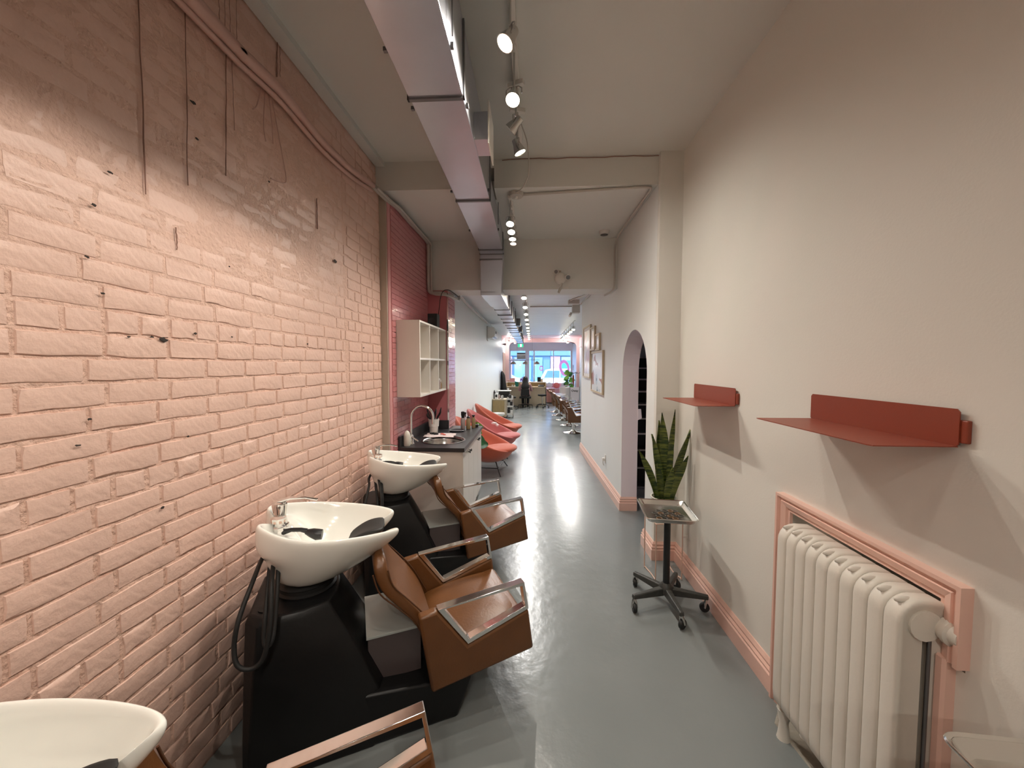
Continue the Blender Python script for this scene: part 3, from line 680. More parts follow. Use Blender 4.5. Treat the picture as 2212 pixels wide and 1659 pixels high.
for y, az, tl, lab, on, w, ws in [(-1.9, .2, .6, 'rearmost spotlight, added unseen on the near ceiling track, far behind the viewpoint', True, 1.5, 135), (-1.0, .5, .5, 'second rear spotlight, added unseen on the near ceiling track, behind the viewpoint', True, 1.3, 135), (-.15, 1.2, .15, 'track spotlight behind the viewpoint, first on the near ceiling track', True, .55, 120), (.64, 1.0, .2, 'track spotlight overhead near the viewpoint on the near ceiling track', True, .8, 120),  # the two rearmost heads are unseen, added to lift the ambient light
                              (1.72, 2.1, .55, 'brightest and nearest visible spotlight, its lens tilted left towards the brick wall', True, 1.15, 128), (2.08, 2.9, .5, 'second lit spotlight from the front on the near ceiling track', True, 1.0, 128),
                              (2.32, 1.2, .9, 'unlit spotlight between two lit ones on the near ceiling track', False, 0, 100), (2.55, -1.3, .42, 'last lit spotlight of the near track, with a cord curving away from it', True, 1.5, 145)]:
    lamp((-.10, y, 3.245), az, tl, lab, NG, on, w, .85, ws, drop=.235)
tag(G().tube(smooth_path([(-.09, 2.66, 3.24), (-.04, 2.75, 3.14), (-.03, 2.90, 3.02), (-.07, 3.02, 2.97), (-.125, 3.14, 2.98), (-.14, 3.25, 3.03)], 6), .004, 6).obj('power_cord', 'conduit'), 'thin white cord curving from the near track to the ceiling junction cap', 'cord')
tag(G().box(-.207, -.173, 3.28, 3.95, 3.02, 3.04).obj('light_track', 'white', None, 0, bevel=.003), 'short white light track on the lower middle ceiling', 'light track')
for i, (y, on) in enumerate([(3.34, True), (3.54, True), (3.72, True), (3.86, False)]):
    lamp((-.19, y, 3.02), 3.0, .45 if i < 2 else .25, ['nearest lit spotlight of the short middle track', 'second lit spotlight of the short middle track', 'third, fainter spotlight of the short middle track', 'unlit last spotlight of the short middle track by the bulkhead'][i], 'spotlights on the middle ceiling track', on, 1.1 if i < 2 else 1.0, .75, 140, drop=.19)
tag(G().box(-.135, -.105, 5.3, 15, 2.73, 2.75).obj('light_track', 'white', None, 0), 'long light track down the middle of the far room ceiling', 'light track')
for i in range(11):
    y = 5.6 + i * .9
    lamp((-.12, y, 2.73), 3.0, .45, ORD[i] + ' small spotlight from the bulkhead on the long far room track', 'spotlights on the long far room track', True, 2.0, .9, 116, drop=.13, col=FAR_COL)
tag(G().box(1.085, 1.115, 10.1, 14.9, 2.73, 2.75).obj('light_track', 'white', None, 0), 'light track near the right wall above the brown styling chairs', 'light track')
for i in range(7):
    lamp((1.10, 10.5 + i * .7, 2.73), 3.0, .5, ORD[i] + ' bright spotlight from the front on the right far track', 'spotlights on the right far track', True, 1.7, 1.0, 120, drop=.14, col=FAR_COL)
for i, (x, y, z) in enumerate([(-.98, 16.2, 2.6), (-.75, 16.6, 2.56), (1.25, 16.2, 2.62), (1.5, 16.6, 2.58)]):
    t = thing('ceiling_spotlight', ['small lit spotlight at the left end of the pink ceiling', 'small lit spotlight right beside the far duct end on the pink ceiling', 'small lit spotlight at the right of the pink ceiling', 'small lit spotlight in the right corner of the pink ceiling'][i], 'spotlight', (x, y, z), 0, 'spotlights on the pink ceiling')
    G().cyl((0, 0, 2.745 - z), (0, 0, .03), .006, n=6).obj('stem', 'conduit', t); G().lathe([(.02, .03), (.045, -.02), (.045, -.04)], n=12).obj('lamp_can', 'white', t); G().lathe([(.001, -.041), (.04, -.041), (.04, -.046), (.001, -.046)], n=12).obj('lens', 'lens', t, 0)
    ld = bpy.data.lights.new('bulb', 'POINT'); ld.energy = 7; ld.color = FAR_COL; ld.shadow_soft_size = .03; lo = bpy.data.objects.new('bulb', ld); COL.objects.link(lo); lo.parent = t; lo.location = (0, 0, -.09)

# ================================================================ conduits and ceiling fittings
pp = smooth_path([(-1.262, -1.0, 2.95), (-1.262, 1.424, 2.946), (-1.262, 1.65, 2.945), (-1.262, 1.95, 2.965), (-1.262, 2.31, 2.935), (-1.262, 2.67, 2.955), (-1.262, 3.05, 3.015)], 6)
tag(G().tube(pp, [.034 if p.y < 1.5 else .028 if p.y < 2.1 else .022 for p in pp], 10).tube([(p.x - .01, p.y, p.z - .042) for p in pp], .013, 8).obj('painted_conduit', 'pinkpipe'), 'thick pink painted pipe running along the top of the brick wall', 'pipe')
pp = smooth_path([(-1.262, 3.05, 3.015), (-1.235, 3.25, 3.0), (-1.205, 3.45, 3.0), (-1.205, 3.8, 3.0), (-1.205, 4.38, 3.01), (-1.205, 4.455, 2.95), (-1.205, 4.455, 2.80), (-1.205, 4.455, 2.52), (-1.18, 4.455, 2.44), (-1.05, 4.47, 2.43), (-.98, 4.60, 2.42), (-.97, 4.9, 2.44), (-1.02, 5.2, 2.62), (-1.10, 5.6, 2.66), (-1.155, 7.0, 2.67), (-1.165, 9.9, 2.67)], 5)
tag(G().tube(pp, .022, 10).tube([(p.x + .035, p.y - .012, p.z - .02) for p in pp], .012, 8).obj('grey_conduit', 'conduit'), 'pale grey pipe pair along the rose niche, bulkhead and far left wall', 'pipe')
t = thing('ceiling_rose', 'round white junction cap at the edge of the first ceiling beam', 'junction box', (-.14, 3.3, 3.04))
G().lathe([(.001, -.03), (.055, -.03), (.062, -.02), (.062, 0)], n=20).obj('cover', 'conduit', t); G().lathe([(.001, -.045), (.012, -.045), (.014, -.03)], n=10).obj('cord_gland', 'white', t)
pp = smooth_path([(-.09, 3.3, 3.025), (.2, 3.28, 3.028), (.6, 3.24, 3.028), (.90, 3.22, 3.028), (.955, 3.25, 3.025), (.955, 3.4, 3.02), (.93, 4.0, 3.0), (.925, 4.35, 2.98), (.922, 4.44, 2.90), (.922, 4.45, 2.75), (.922, 4.45, 2.50), (.90, 4.50, 2.44), (.86, 4.7, 2.43)], 6)
tag(G().tube(pp, .011, 8).obj('thin_conduit', 'conduit'), 'thin conduit across the beam, down the right wall corner and under the bulkhead', 'pipe')
tag(G().tube(smooth_path([(.84, 4.9, 2.62), (.86, 6.0, 2.70), (.80, 6.5, 2.73), (.70, 6.8, 2.74), (.65, 7.0, 2.735)], 5), .012, 8).tube([(.93, 4.9, 2.66), (.90, 5.8, 2.69), (.88, 6.9, 2.70), (.88, 7.15, 2.70)], .012, 8).obj('thin_conduit', 'conduit'), 'two slim conduits along the top of the right wall beyond the bulkhead', 'pipe')
tag(G().tube([(-.05, 7.6, 2.735), (.85, 7.6, 2.735)], .012, 8).obj('thin_conduit', 'conduit'), 'single conduit crossing the far room ceiling sideways', 'pipe')
t = thing('junction_box', 'white junction boxes clustered at the top right of the far room ceiling', 'junction box', (.78, 6.95, 2.75))
G().box(-.14, .05, -.05, .1, -.07, 0).obj('box_body', 'conduit', t, 0, bevel=.004); G().box(-.02, .12, .45, .62, -.16, 0).obj('box_body', 'conduit', t, 0, bevel=.004); G().cyl((-.04, .55, -.16), (-.07, .5, -.22), .025).obj('sensor_head', 'white', t)
t = thing('smoke_detector', 'round white smoke detector on the middle ceiling by the right wall', 'smoke detector', (.77, 4.27, 3.04))
G().lathe([(.001, -.038), (.035, -.038), (.052, -.028), (.056, -.008), (.058, 0)], n=24).obj('housing', 'white', t); G().lathe([(.036, -.0385), (.040, -.0385), (.040, -.041), (.036, -.041)], n=24).obj('vent_ring', 'seam', t)
t = thing('emergency_light', 'white twin head emergency light on the bulkhead, with a dangling bracket', 'emergency light', (.315, 4.5, 2.59))
G().lathe([(.001, .055), (.050, .052), (.064, .035), (.066, 0)], n=24).obj('housing', 'white', t, rot=(PI / 2, 0, 0))
for x, z, r in ((-.045, .065, .028), (.075, .0, .032)):
    h = G().lathe([(.014, -.03), (r, -.01), (r, .045), (r * .82, .045), (r * .7, .03)], n=18).obj('lamp_head', 'white', t, loc=(x, -.075, z), rot=(PI / 2 + .3, 0, .2 if x > 0 else -.2))
    G().lathe([(.001, .036), (r * .72, .036), (r * .72, .030), (.001, .030)], n=18).obj('lens', 'seam', h, 0)
G().box(-.045, .01, -.03, 0, .06, .085).obj('mounting_arm', 'post', t, 0)
G().tube([(.02, -.03, -.06), (.012, -.04, -.10), (.0, -.045, -.125), (-.02, -.05, -.17)], [.010, .010, .016, .013], 8).obj('dangling_bracket', 'conduit', t)
G().box(.04, .10, -.003, 0, -.115, -.09).obj('torn_patch', 'white', t, 0)

# ================================================================ wall cube shelf, speaker
t = thing('cube_shelf', 'white six-cube wall shelf on the rose tiles above the sink counter', 'wall shelf', (-1.23, 3.43, 1.305))
D_, L2, H2, th = .215, 1.06, .70, .018
G().box(0, D_, 0, th, 0, H2).obj('end_panel', 'wood_w', t, 0, bevel=.001); G().box(0, D_, L2 - th, L2, 0, H2).obj('end_panel', 'wood_w', t, 0, bevel=.001)
G().box(0, D_, th, L2 - th, 0, th).obj('bottom_board', 'wood_w', t, 0, bevel=.001); G().box(0, D_, th, L2 - th, H2 - th, H2).obj('top_board', 'wood_w', t, 0, bevel=.001)
G().box(.006, D_ - .002, th, L2 - th, H2 / 2 - th / 2, H2 / 2 + th / 2).obj('shelf_board', 'wood_w', t, 0, bevel=.001)
for k in (1, 2):
    y = L2 * k / 3
    G().box(.006, D_ - .003, y - th / 2, y + th / 2, th, H2 / 2 - th / 2).box(.006, D_ - .003, y - th / 2, y + th / 2, H2 / 2 + th / 2, H2 - th).obj('divider', 'wood_w', t, 0)
G().box(0, .005, th, L2 - th, th, H2 - th).obj('back_panel', 'wood_w', t, 0)
t = thing('speaker', 'small black box speaker standing on the cube shelf', 'speaker', (-1.10, 4.25, 2.006))
G().box(-.05, .055, -.06, .06, 0, .155).obj('cabinet', 'blackmat', t, 0, bevel=.004); G().lathe([(.035, 0), (.04, .002), (.001, -.004)], n=18).obj('cone', 'black', t, loc=(.0, -.0615, .07), rot=(PI / 2, 0, 0))
tag(G().tube(smooth_path([(-1.06, 4.31, 2.15), (-1.06, 4.36, 2.25), (-1.05, 4.38, 2.36), (-1.02, 4.39, 2.44), (-.96, 4.40, 2.455), (-.90, 4.42, 2.42), (-.86, 4.46, 2.39)], 5), .004, 6).obj('speaker_cable', 'blackrub'), 'black cable looping from the speaker up to the pipes', 'cable')
for i, (y, m, h) in enumerate([(4.29, 'amber', .13), (4.36, 'pinkgrey', .10), (4.42, 'amber', .08)]):
    t = thing('glass_jar', ['tallest brown bottle in the lower far cube of the wall shelf', 'grey pink jar between two bottles in the lower far cube', 'short brown jar at the far end of the lower cube'][i], 'bottle', (-1.075, y, 1.323), 0, 'jars in the cube shelf')
    G().lathe([(.02, 0), (.024, .004), (.024, h * .72), (.014, h * .85), (.014, h)], n=14).obj('body', m, t); G().lathe([(.016, 0), (.016, .022), (.001, .022)], n=12).obj('cap', 'white', t, loc=(0, 0, h))
# ================================================================ sink cabinet and worktop
y0, y1, ct = 3.43, 4.72, .842
t = thing('sink_cabinet', 'white sink cabinet with black knobs under the charcoal worktop', 'cabinet', (-1.225, y0, 0))
G().box(.0, .575, .015, .033, .09, .803).box(.24, .575, 1.24, 1.258, .09, .803).box(.0, .575, .033, 1.06, .09, .108).box(.24, .575, 1.06, 1.24, .09, .108).box(.04, .56, .06, 1.05, 0, .09).box(0, .01, .033, 1.05, .1, .803).obj('carcass', 'wood_w', t, 0)
for i in range(2):
    for j in range(2):
        a = .018 + (i * 2 + j) * .31; d = G().box(.575, .595, a + .002, a + .308, .10, .80).obj('door', 'wood_w', t, 0, bevel=.0015)
        ky = a + (.270 if j == 0 else .04)
        G().lathe([(.006, 0), (.006, .014), (.013, .018), (.013, .026), (.001, .028)], n=14).obj('knob', 'black', d, loc=(.595, ky, .745), rot=(0, PI / 2, 0))
t = thing('worktop', 'charcoal worktop with upstand above the white sink cabinet', 'worktop', (-1.225, y0, ct - .036))
scx, scy, sr = .335, .36, .205
g = G(); n = 40
ring = [(scx + sr * math.cos(2 * PI * i / n), scy + sr * math.sin(2 * PI * i / n)) for i in range(n)]
def sq(i):
    a = 2 * PI * i / n; c, s_ = math.cos(a), math.sin(a); k = 1 / max(abs(c), abs(s_)); return (scx + .27 * c * k, scy + .32 * s_ * k)
for z in (0, .036):
    k = len(g.v); g.v += [(x, y, z) for x, y in ring] + [(*sq(i), z) for i in range(n)]
    g.f += [(k + i, k + (i + 1) % n, k + n + (i + 1) % n, k + n + i) for i in range(n)]
g.f += [(i, (i + 1) % n, 2 * n + (i + 1) % n, 2 * n + i) for i in range(n)]
g.box(0, .065, 0, 1.065, 0, .036).box(.605, .61, 0, 1.285, 0, .036).box(.065, .605, 0, .04, 0, .036).box(.065, .605, .68, 1.065, 0, .036).box(.235, .605, 1.065, 1.285, 0, .036)
g.obj('top', 'counter', t, 0)
G().box(0, .018, 0, 1.065, .036, .136).box(.018, .235, 1.045, 1.065, .036, .136).obj('upstand', 'counter', t, 0, bevel=.002)
t = thing('round_sink', 'round stainless steel sink set in the charcoal worktop', 'sink', (-1.225 + scx, y0 + scy, ct))
G().lathe([(.218, .0005), (.220, .004), (.208, .006), (.196, -.002), (.190, -.03), (.182, -.12), (.15, -.145), (.03, -.15), (.001, -.15)], n=48, cap=False).obj('bowl', 'sink', t, 60)
G().lathe([(.03, -.149), (.026, -.146), (.012, -.148), (.001, -.148)], n=20, cap=False).obj('drain', 'dullchrome', t)
t = thing('kitchen_tap', 'tall chrome gooseneck tap behind the round sink', 'tap', (-1.16, 3.60, ct))
pp = [(0, 0, .02), (0, 0, .26)] + [(.105 * (1 - math.cos(PI * i / 12)), .02 * i / 12, .26 + .105 * math.sin(PI * i / 12)) for i in range(1, 13)] + [(.21, .02, .19)]
G().tube(pp, [.0125] * (len(pp) - 1) + [.014], 14).obj('spout', 'chrome', t); b = G().lathe([(.030, 0), (.030, .008), (.024, .015), (.024, .08), (.014, .09)], n=20).obj('body', 'chrome', t)
G().tube([(.0, -.01, .07), (.03, -.02, .06), (.075, -.03, .035)], [.010, .009, .007], 10).obj('lever', 'chrome', b)
t = thing('soap_bottle', 'cream soap bottle squeezed behind the tap', 'bottle', (-1.170, 3.51, ct))
G().lathe([(.028, 0), (.032, .01), (.032, .10), (.024, .125), (.012, .14), (.001, .145)], n=18).obj('body', 'pot', t)
t = thing('brush_cup', 'white cup crammed with black combs and brushes on the worktop', 'cup', (-1.09, 4.18, ct))
G().lathe([(.040, 0), (.044, .004), (.048, .075), (.055, .078), (.060, .16), (.054, .16), (.050, .09), (.001, .085)], n=24, cap=False).obj('cup_body', 'white', t)
rr = random.Random(3)
for k in range(9):
    a = rr.uniform(0, 6.28); l = rr.uniform(.12, .20); dx, dy = .05 * math.cos(a), .05 * math.sin(a)
    u = thing('tint_brush', 'black comb or tint brush standing in the white cup', 'brush', (-1.09 + dx * .35, 4.18 + dy * .35, ct + .09), 0, 'brushes in the white cup')
    G().tube([(0, 0, 0), (dx * .5, dy * .5, l * .5), (dx, dy, l * .75)], .006, 6).obj('handle', 'black', u)
    G().tube([(dx, dy, l * .7), (dx * 1.2, dy * 1.2, l * .9), (dx * 1.3, dy * 1.3, l * 1.05)], [.010, .017, .008], 8, flat=.5).obj('head', 'blackmat', u)
t = thing('sink_towel', 'pale pink paper towel spread behind the sink', 'towel', (-.985, 4.04, ct + .001))
g = G(); nx, ny = 9, 7
for s in (0, 1):
    for i in range(nx + 1):
        for j in range(ny + 1):
            x, y = -.16 + .32 * i / nx, -.115 + .23 * j / ny
            g.v.append((x + .01 * math.sin(9 * y * 6), y + .012 * math.sin(30 * x), .004 * s + .003 * abs(math.sin(23 * x + 15 * y))))
nn = (nx + 1) * (ny + 1)
for s in (0, 1):
    for i in range(nx):
        for j in range(ny): a = s * nn + i * (ny + 1) + j; g.f.append((a, a + 1, a + ny + 2, a + ny + 1))
g.obj('cloth_sheet', 'towel', t, 60)
t2 = thing('hair_clips', 'red and black hair clips lying on the pale towel', 'hair clips', (-.985, 4.04, ct + .009))
G().tube([(-.10, .02, .005), (-.06, .04, .008), (-.03, .02, .005), (-.07, -.0, .005)], .008, 6).tube([(-.12, .04, .005), (-.08, .065, .005)], .010, 6).obj('black_clip', 'black', t2)
G().tube([(0, .02, .004), (.02, .03, .006), (.04, .01, .004)], .008, 6).tube([(.03, .0, .004), (.06, -.01, .004)], .006, 6).obj('red_clip', 'pinkcush', t2)
t = thing('dark_tray', 'small black dish behind the towel by the bottles', 'dish', (-.86, 4.33, ct))
G().lathe([(.07, 0), (.09, .012), (.086, .014), (.066, .004), (.001, .004)], n=24, cap=False).obj('dish', 'black', t)
for i, (x, y, m, h, r, lab) in enumerate([(-.815, 4.46, 'pinkgrey', .135, .027, 'grey pink bottle with a black trigger spray head'), (-.755, 4.48, 'amber', .13, .026, 'tan squeeze bottle with a thin nozzle'), (-.705, 4.56, 'amber', .13, .024, 'tan bottle with a flat black cap, rightmost on the worktop')]):
    t = thing('squeeze_bottle', lab, 'bottle', (x, y, ct), 0, 'bottles at the far end of the worktop')
    G().lathe([(r * .9, 0), (r, .005), (r, h * .85), (r * .6, h)], n=18).obj('body', m, t)
    if i == 0: G().lathe([(.018, 0), (.018, .02), (.022, .03), (.022, .07), (.012, .075)], n=12).box(-.012, .040, -.01, .01, .045, .065).box(.024, .034, -.005, .005, .01, .05).obj('trigger_head', 'black', t, loc=(0, 0, h))
    if i == 1: G().lathe([(.020, 0), (.020, .014), (.010, .018), (.003, .03), (.002, .075), (.001, .076)], n=12).obj('nozzle_cap', 'black', t, loc=(0, 0, h))
    if i == 2: G().lathe([(.012, 0), (.012, .012), (.02, .014), (.02, .026), (.001, .027)], n=12).obj('flat_cap', 'black', t, loc=(0, 0, h))
tag(G().box(-.69, -.655, 4.60, 4.67, ct, ct + .03).tube([(-.67, 4.63, ct + .03), (-.655, 4.68, ct + .02)], .008, 6).obj('hair_clipper', 'black', None, 0), 'small black clipper at the far corner of the worktop', 'clipper')
# ================================================================ right wall: shelves, radiator
def red_shelf(y0, y1, label, tab):
    t = thing('metal_wall_shelf', label, 'wall shelf', (1.18, y0, 1.36 if tab == 0 else 1.374), 0, 'folded red metal shelves on the right wall')
    L = y1 - y0; h = .105; th = .003
    prof = [(-.018, L * 0), ]
    r = .008
    G().prism([(r, 0), (L - r, 0), (L, r), (L, h - r), (L - r, h), (r, h), (0, h - r), (0, r)], -.016, -.016 + th, 'x').obj('back_plate', 'redmetal', t, 0)
    G().prism([(-.016, 0), (-.236, 0.002), (-.240, .02), (-.240, L - .02), (-.236, L - .002), (-.016, L)], 0, th, 'z').obj('shelf_plate', 'redmetal', t, 0)
    G().box(-.0125, 0, -.018, .03, .012, .075).obj('wall_bracket', 'redmetal', t, 0, bevel=.003); G().box(-.0125, 0, L - .03, L + .0, .02, .08).obj('wall_bracket', 'redmetal', t, 0, bevel=.003)
    return t
red_shelf(2.265, 2.83, 'folded red metal wall shelf farther along, above the snake plant', 0)
red_shelf(1.105, 1.665, 'larger looking nearest red metal wall shelf above the radiator', 1)
t = thing('radiator', 'cream cast iron radiator standing in a peach framed recess', 'radiator', (1.115, 1.11, 0))
def rad_loop():
    lo, hi = .13, .905
    x0, x1, r = -.045, .065, .055
    pts = []
    for a in [PI * k / 8 for k in range(9)]: pts.append((.01 - r * math.cos(a), 0, hi - .045 + r * .95 * math.sin(a)))
    for a in [PI * k / 8 for k in range(9)]: pts.append((.01 + r * math.cos(a), 0, lo + .045 - r * math.sin(a)))
    return pts
def rad_prof(i0):
    pr = [(-.075 + i0, .20 + i0), (-.075 + i0, .865)] + [(-.010 - (.065 - i0) * math.cos(a), .865 + (.068 - i0) * math.sin(a)) for a in [PI * k / 12 for k in range(1, 7)]]
    pr += [(.025 + (.055 - i0) * math.sin(a), .865 + (.068 - i0) * math.cos(a)) for a in [PI * k / 12 for k in range(1, 7)]] + [(.080 - i0, .20)]
    pr += [(.025 + (.055 - i0) * math.cos(a), .18 - (.05 - i0) * math.sin(a)) for a in [PI * k / 8 for k in range(1, 4)]] + [(-.015 - (.06 - i0) * math.sin(a), .18 - (.05 - i0) * math.cos(a)) for a in [PI * k / 8 for k in range(1, 4)]]
    return pr
hole = [(.012 + .012 * math.cos(a) * 1.0, (.83 if math.sin(a) > 0 else .22) + .012 * math.sin(a)) for a in [2 * PI * (k + .5) / 20 for k in range(20)]]
g = G(); rings = []
def Rg(pr, y): return [(x, y, z) for x, z in pr]
op = rad_prof(0); n = len(op)
hp = []
for x, z in op:                                            # slot between the front and rear column
    hp.append((.012 + max(-.010, min(.012, (x - .0) * .3)), max(.215, min(.825, z))))
hy = .0268
g.layers([Rg(hp, -hy * .55), Rg(rad_prof(.020), -hy * .75), Rg(rad_prof(.010), -hy), Rg(rad_prof(.003), -hy * .90), Rg(op, -hy * .62), Rg(op, hy * .62), Rg(rad_prof(.003), hy * .90), Rg(rad_prof(.010), hy), Rg(rad_prof(.020), hy * .75), Rg(hp, hy * .55)], cap0=False, cap1=False)
g.layers([Rg(hp, -hy * .55), Rg(hp, hy * .55)], cap0=False, cap1=False)
g.ball((-.040, 0, .922), .013, 10, 6, (2.2, .75, .8)); g.cyl((.0, -.0272, .86), (.0, .0272, .86), .044, n=16); g.cyl((.0, -.0272, .18), (.0, .0272, .18), .044, n=16)
sm_ = g.mesh('radiator_section', 'rad', 60)
for k in range(10):
    o = bpy.data.objects.new('radiator_section', sm_); COL.objects.link(o); o.parent = t; o.location = (0, .0275 + k * .0548, 0)
G().lathe([(.034, 0), (.034, .012), (.038, .014), (.038, .026), (.030, .030), (.028, .050), (.001, .050)], n=20).obj('end_union', 'rad', t, 30, loc=(.055, .004, .855), rot=(PI / 2 , 0, 0))
G().lathe([(.026, 0), (.028, .01), (.024, .03), (.014, .042), (.001, .044)], n=16).obj('plug', 'white', t, 40, loc=(.0, .004, .18), rot=(PI / 2, 0, 0))
G().cyl((.02, .012, .83), (.02, .012, .19), .005, n=8).obj('tie_rod', 'seam', t)
for y in (.0275, .0275 + 9 * .0548):
    for x in (-.035, .06): G().lathe([(.026, 0), (.022, .02), (.017, .07), (.028, .13)], n=12).obj('foot', 'rad', t, loc=(x, y, 0))
# ================================================================ rolling tray stands
def tray_stand(loc, rz, label, zt=.637):
    t = thing('tray_trolley', label, 'trolley', loc, rz, 'wheeled instrument tray stands')
    hub = G().lathe([(.045, .085), (.045, .13), (.026, .15), (.025, .152)], n=20).obj('hub', 'ironware', t)
    for k in range(5):
        a = math.radians(206 + 72 * k); c, s = math.cos(a), math.sin(a)
        g = G(); w0, w1 = .024, .016
        def q(r, w, z): return (r * c - w * s, r * s + w * c, z)
        g.hexa([q(.03, -w0, .075), q(.03, w0, .075), q(.255, w1, .085), q(.255, -w1, .085), q(.03, -w0 * .8, .125), q(.03, w0 * .8, .125), q(.255, w1 * .8, .112), q(.255, -w1 * .8, .112)])
        g.obj('leg', 'ironware', t, 0, bevel=.006)
        w = thing('caster', '', '', (.245 * c, .245 * s, 0)); del w['label'], w['category']; w.parent = t
        sa = a + 1.2 + k; cc, ss = math.cos(sa), math.sin(sa)
        g = G(); pr = [(.010, -.011), (.026, -.012), (.03, -.008), (.03, .008), (.026, .012), (.010, .011)]; n = 20
        g.lathe(pr, n=n); g.v = [(x * cc - zz * ss + .012 * cc, x * ss + zz * cc + .012 * ss, y + .030) for x, y, zz in [(v[0], v[1], v[2]) for v in g.v]]
        g.obj('wheel', 'blackrub', w)
        G().cyl((.012 * cc - .014 * -ss * -1, .012 * ss + .0, .03), (.012 * cc, .012 * ss, .03), .01, n=8).obj('axle', 'dullchrome', w)
        g = G(); fk = [(.012 * cc + o * -ss, .012 * ss + o * cc) for o in (-.016, .016)]
        for x, y in fk: g.tube([(x, y, .03), (x * .6, y * .6, .06), (0, 0, .085)], [.007, .009, .010], 6)
        g.obj('fork', 'dullchrome', w)
    G().cyl((0, 0, .14), (0, 0, zt - .01), .0215, n=20).obj('column', 'black', t); 
    G().box(-.09, .09, -.012, .012, zt - .018, zt - .006).box(-.012, .012, -.12, .12, zt - .018, zt - .006).obj('tray_support', 'black', t, 0)
    hx, hy = .155, .18
    def rr_(ix, iy, z, r=.03):
        out = []
        for sx, sy, a in ((1, 1, 0), (-1, 1, PI / 2), (-1, -1, PI), (1, -1, 3 * PI / 2)):
            for k in range(5):
                b = a + PI / 2 * k / 4; out.append((sx * (ix - r) + r * math.cos(b), sy * (iy - r) + r * math.sin(b), z))
        return out
    G().layers([rr_(hx - .02, hy - .02, zt - .005), rr_(hx - .004, hy - .004, zt + .024), rr_(hx, hy, zt + .027), rr_(hx + .002, hy + .002, zt + .023), rr_(hx + .001, hy + .001, zt + .020), rr_(hx - .006, hy - .006, zt + .0225), rr_(hx - .022, hy - .022, zt - .0035)]).obj('tray', 'tray', t, 50)
    return t
ts = tray_stand((.895, 2.545, 0), math.radians(-6), 'five-legged wheeled tray stand beside the snake plant, elastics on its tray')
for ob in ts.children:
    if ob.name.startswith('tray') and 'support' not in ob.name: ob.location = (-.02, -.04, 0)
    if 'tray_support' in ob.name: ob.location = (-.02, -.04, 0)
ts2 = tray_stand((.885, .60, 0), math.radians(-4), 'tray stand cut off at the lower right corner, only its bright tray rim showing', .845)
for ob in ts2.children:
    if ob.name.startswith('tray'): ob.location = (.065, -.01, 0)
k = 0
for i in range(5):
    for j in range(4):
        if (i, j) in ((0, 3), (4, 0), (2, 0)): continue
        x, y = .79 + .035 * i + random.uniform(-.006, .006) + .01 * (j % 2), 2.40 + .042 * j + random.uniform(-.006, .006)
        t = G().tube([(.016 * math.cos(a), .016 * math.sin(a), 0) for a in [2 * PI * q / 14 for q in range(14)]], .0035, 6, closed=True).obj('hair_elastic', 'hairtie' if (i + j) % 3 else 'hairtie2')
        t.location = (x, y, .6425); tag(t, ('thin black hair elastic lying on the aluminium tray' if (i + j) % 3 else 'thin brown hair elastic lying on the aluminium tray'), 'hair elastic', 'black hair elastics on the tray' if (i + j) % 3 else 'brown hair elastics on the tray'); k += 1
# ================================================================ snake plant on wire stand
t = thing('plant_stand', 'peach wire plant stand behind the tray trolley in the wall corner', 'plant stand', (1.0, 2.93, 0), .12)
def rect_loop(hx, hy, z): return [(-hx, -hy, z), (hx, -hy, z), (hx, hy, z), (-hx, hy, z)]
G().tube(rect_loop(.10, .10, .43), .0045, 8, closed=True).obj('top_ring', 'peachwire', t)
for sx in (-1, 1): G().tube(smooth_path([(sx * .10, -.10, .43), (sx * .10, -.10, .04), (sx * .098, -.085, .012), (sx * .09, 0, .0055), (sx * .098, .085, .012), (sx * .10, .10, .04), (sx * .10, .10, .43)], 4), .0045, 8).obj('leg_frame', 'peachwire', t)
G().tube([(-.1, -.05, .43), (.1, -.05, .43)], .004, 6).tube([(-.1, .05, .43), (.1, .05, .43)], .004, 6).obj('cross_wire', 'peachwire', t)
t = thing('snake_plant', 'tall snake plant in a cream pot on the peach wire stand', 'potted plant', (1.0, 2.93, .435))
G().lathe([(.068, 0), (.074, .006), (.090, .15), (.094, .165), (.088, .166), (.082, .14), (.001, .138)], n=30, cap=False).obj('pot', 'pot', t)
G().lathe([(.001, .145), (.083, .143)], n=20, cap=False).obj('soil', 'soil', t)
lv = [(-.02, .0, .50, -.075, .02, .046), (.02, .02, .66, -.03, .03, .050), (.045, .0, .55, .14, -.01, .052), (-.05, .02, .38, -.14, .0, .040), (.01, -.03, .70, .03, -.05, .030), (.0, -.04, .28, .02, -.07, .046),
      (.03, .03, .52, .05, .05, .044), (-.03, -.02, .30, -.05, -.06, .036), (.04, -.03, .36, .10, -.05, .048), (-.01, .04, .60, -.02, .02, .048)]
for i, (bx, by, h, tx, ty, w) in enumerate(lv):
    g = G(); n = 9; rings = []; tw = random.Random(i).uniform(-.5, .5)
    for k in range(n + 1):
        f = k / n; x = bx + (tx) * f ** 1.5; y = by + ty * f ** 1.5; z = .14 + h * f
        hw = w * .62 * (.62 + .5 * math.sin(PI * min(1, f * 1.15) * .8)) * (1 if f < .72 else max(.03, (1 - f) / .28) ** .7)
        a = tw * f + .15; c, s = math.cos(a), math.sin(a)
        rings.append([(x + c * d - s * e, y + s * d + c * e, z) for d, e in ((-hw, -.010), (-hw * .45, .002), (0, .005), (hw * .45, .002), (hw, -.010), (hw * .4, -.004), (0, -.001), (-hw * .4, -.004))])
    g.layers(rings).obj('leaf', 'leaf', t, 60)
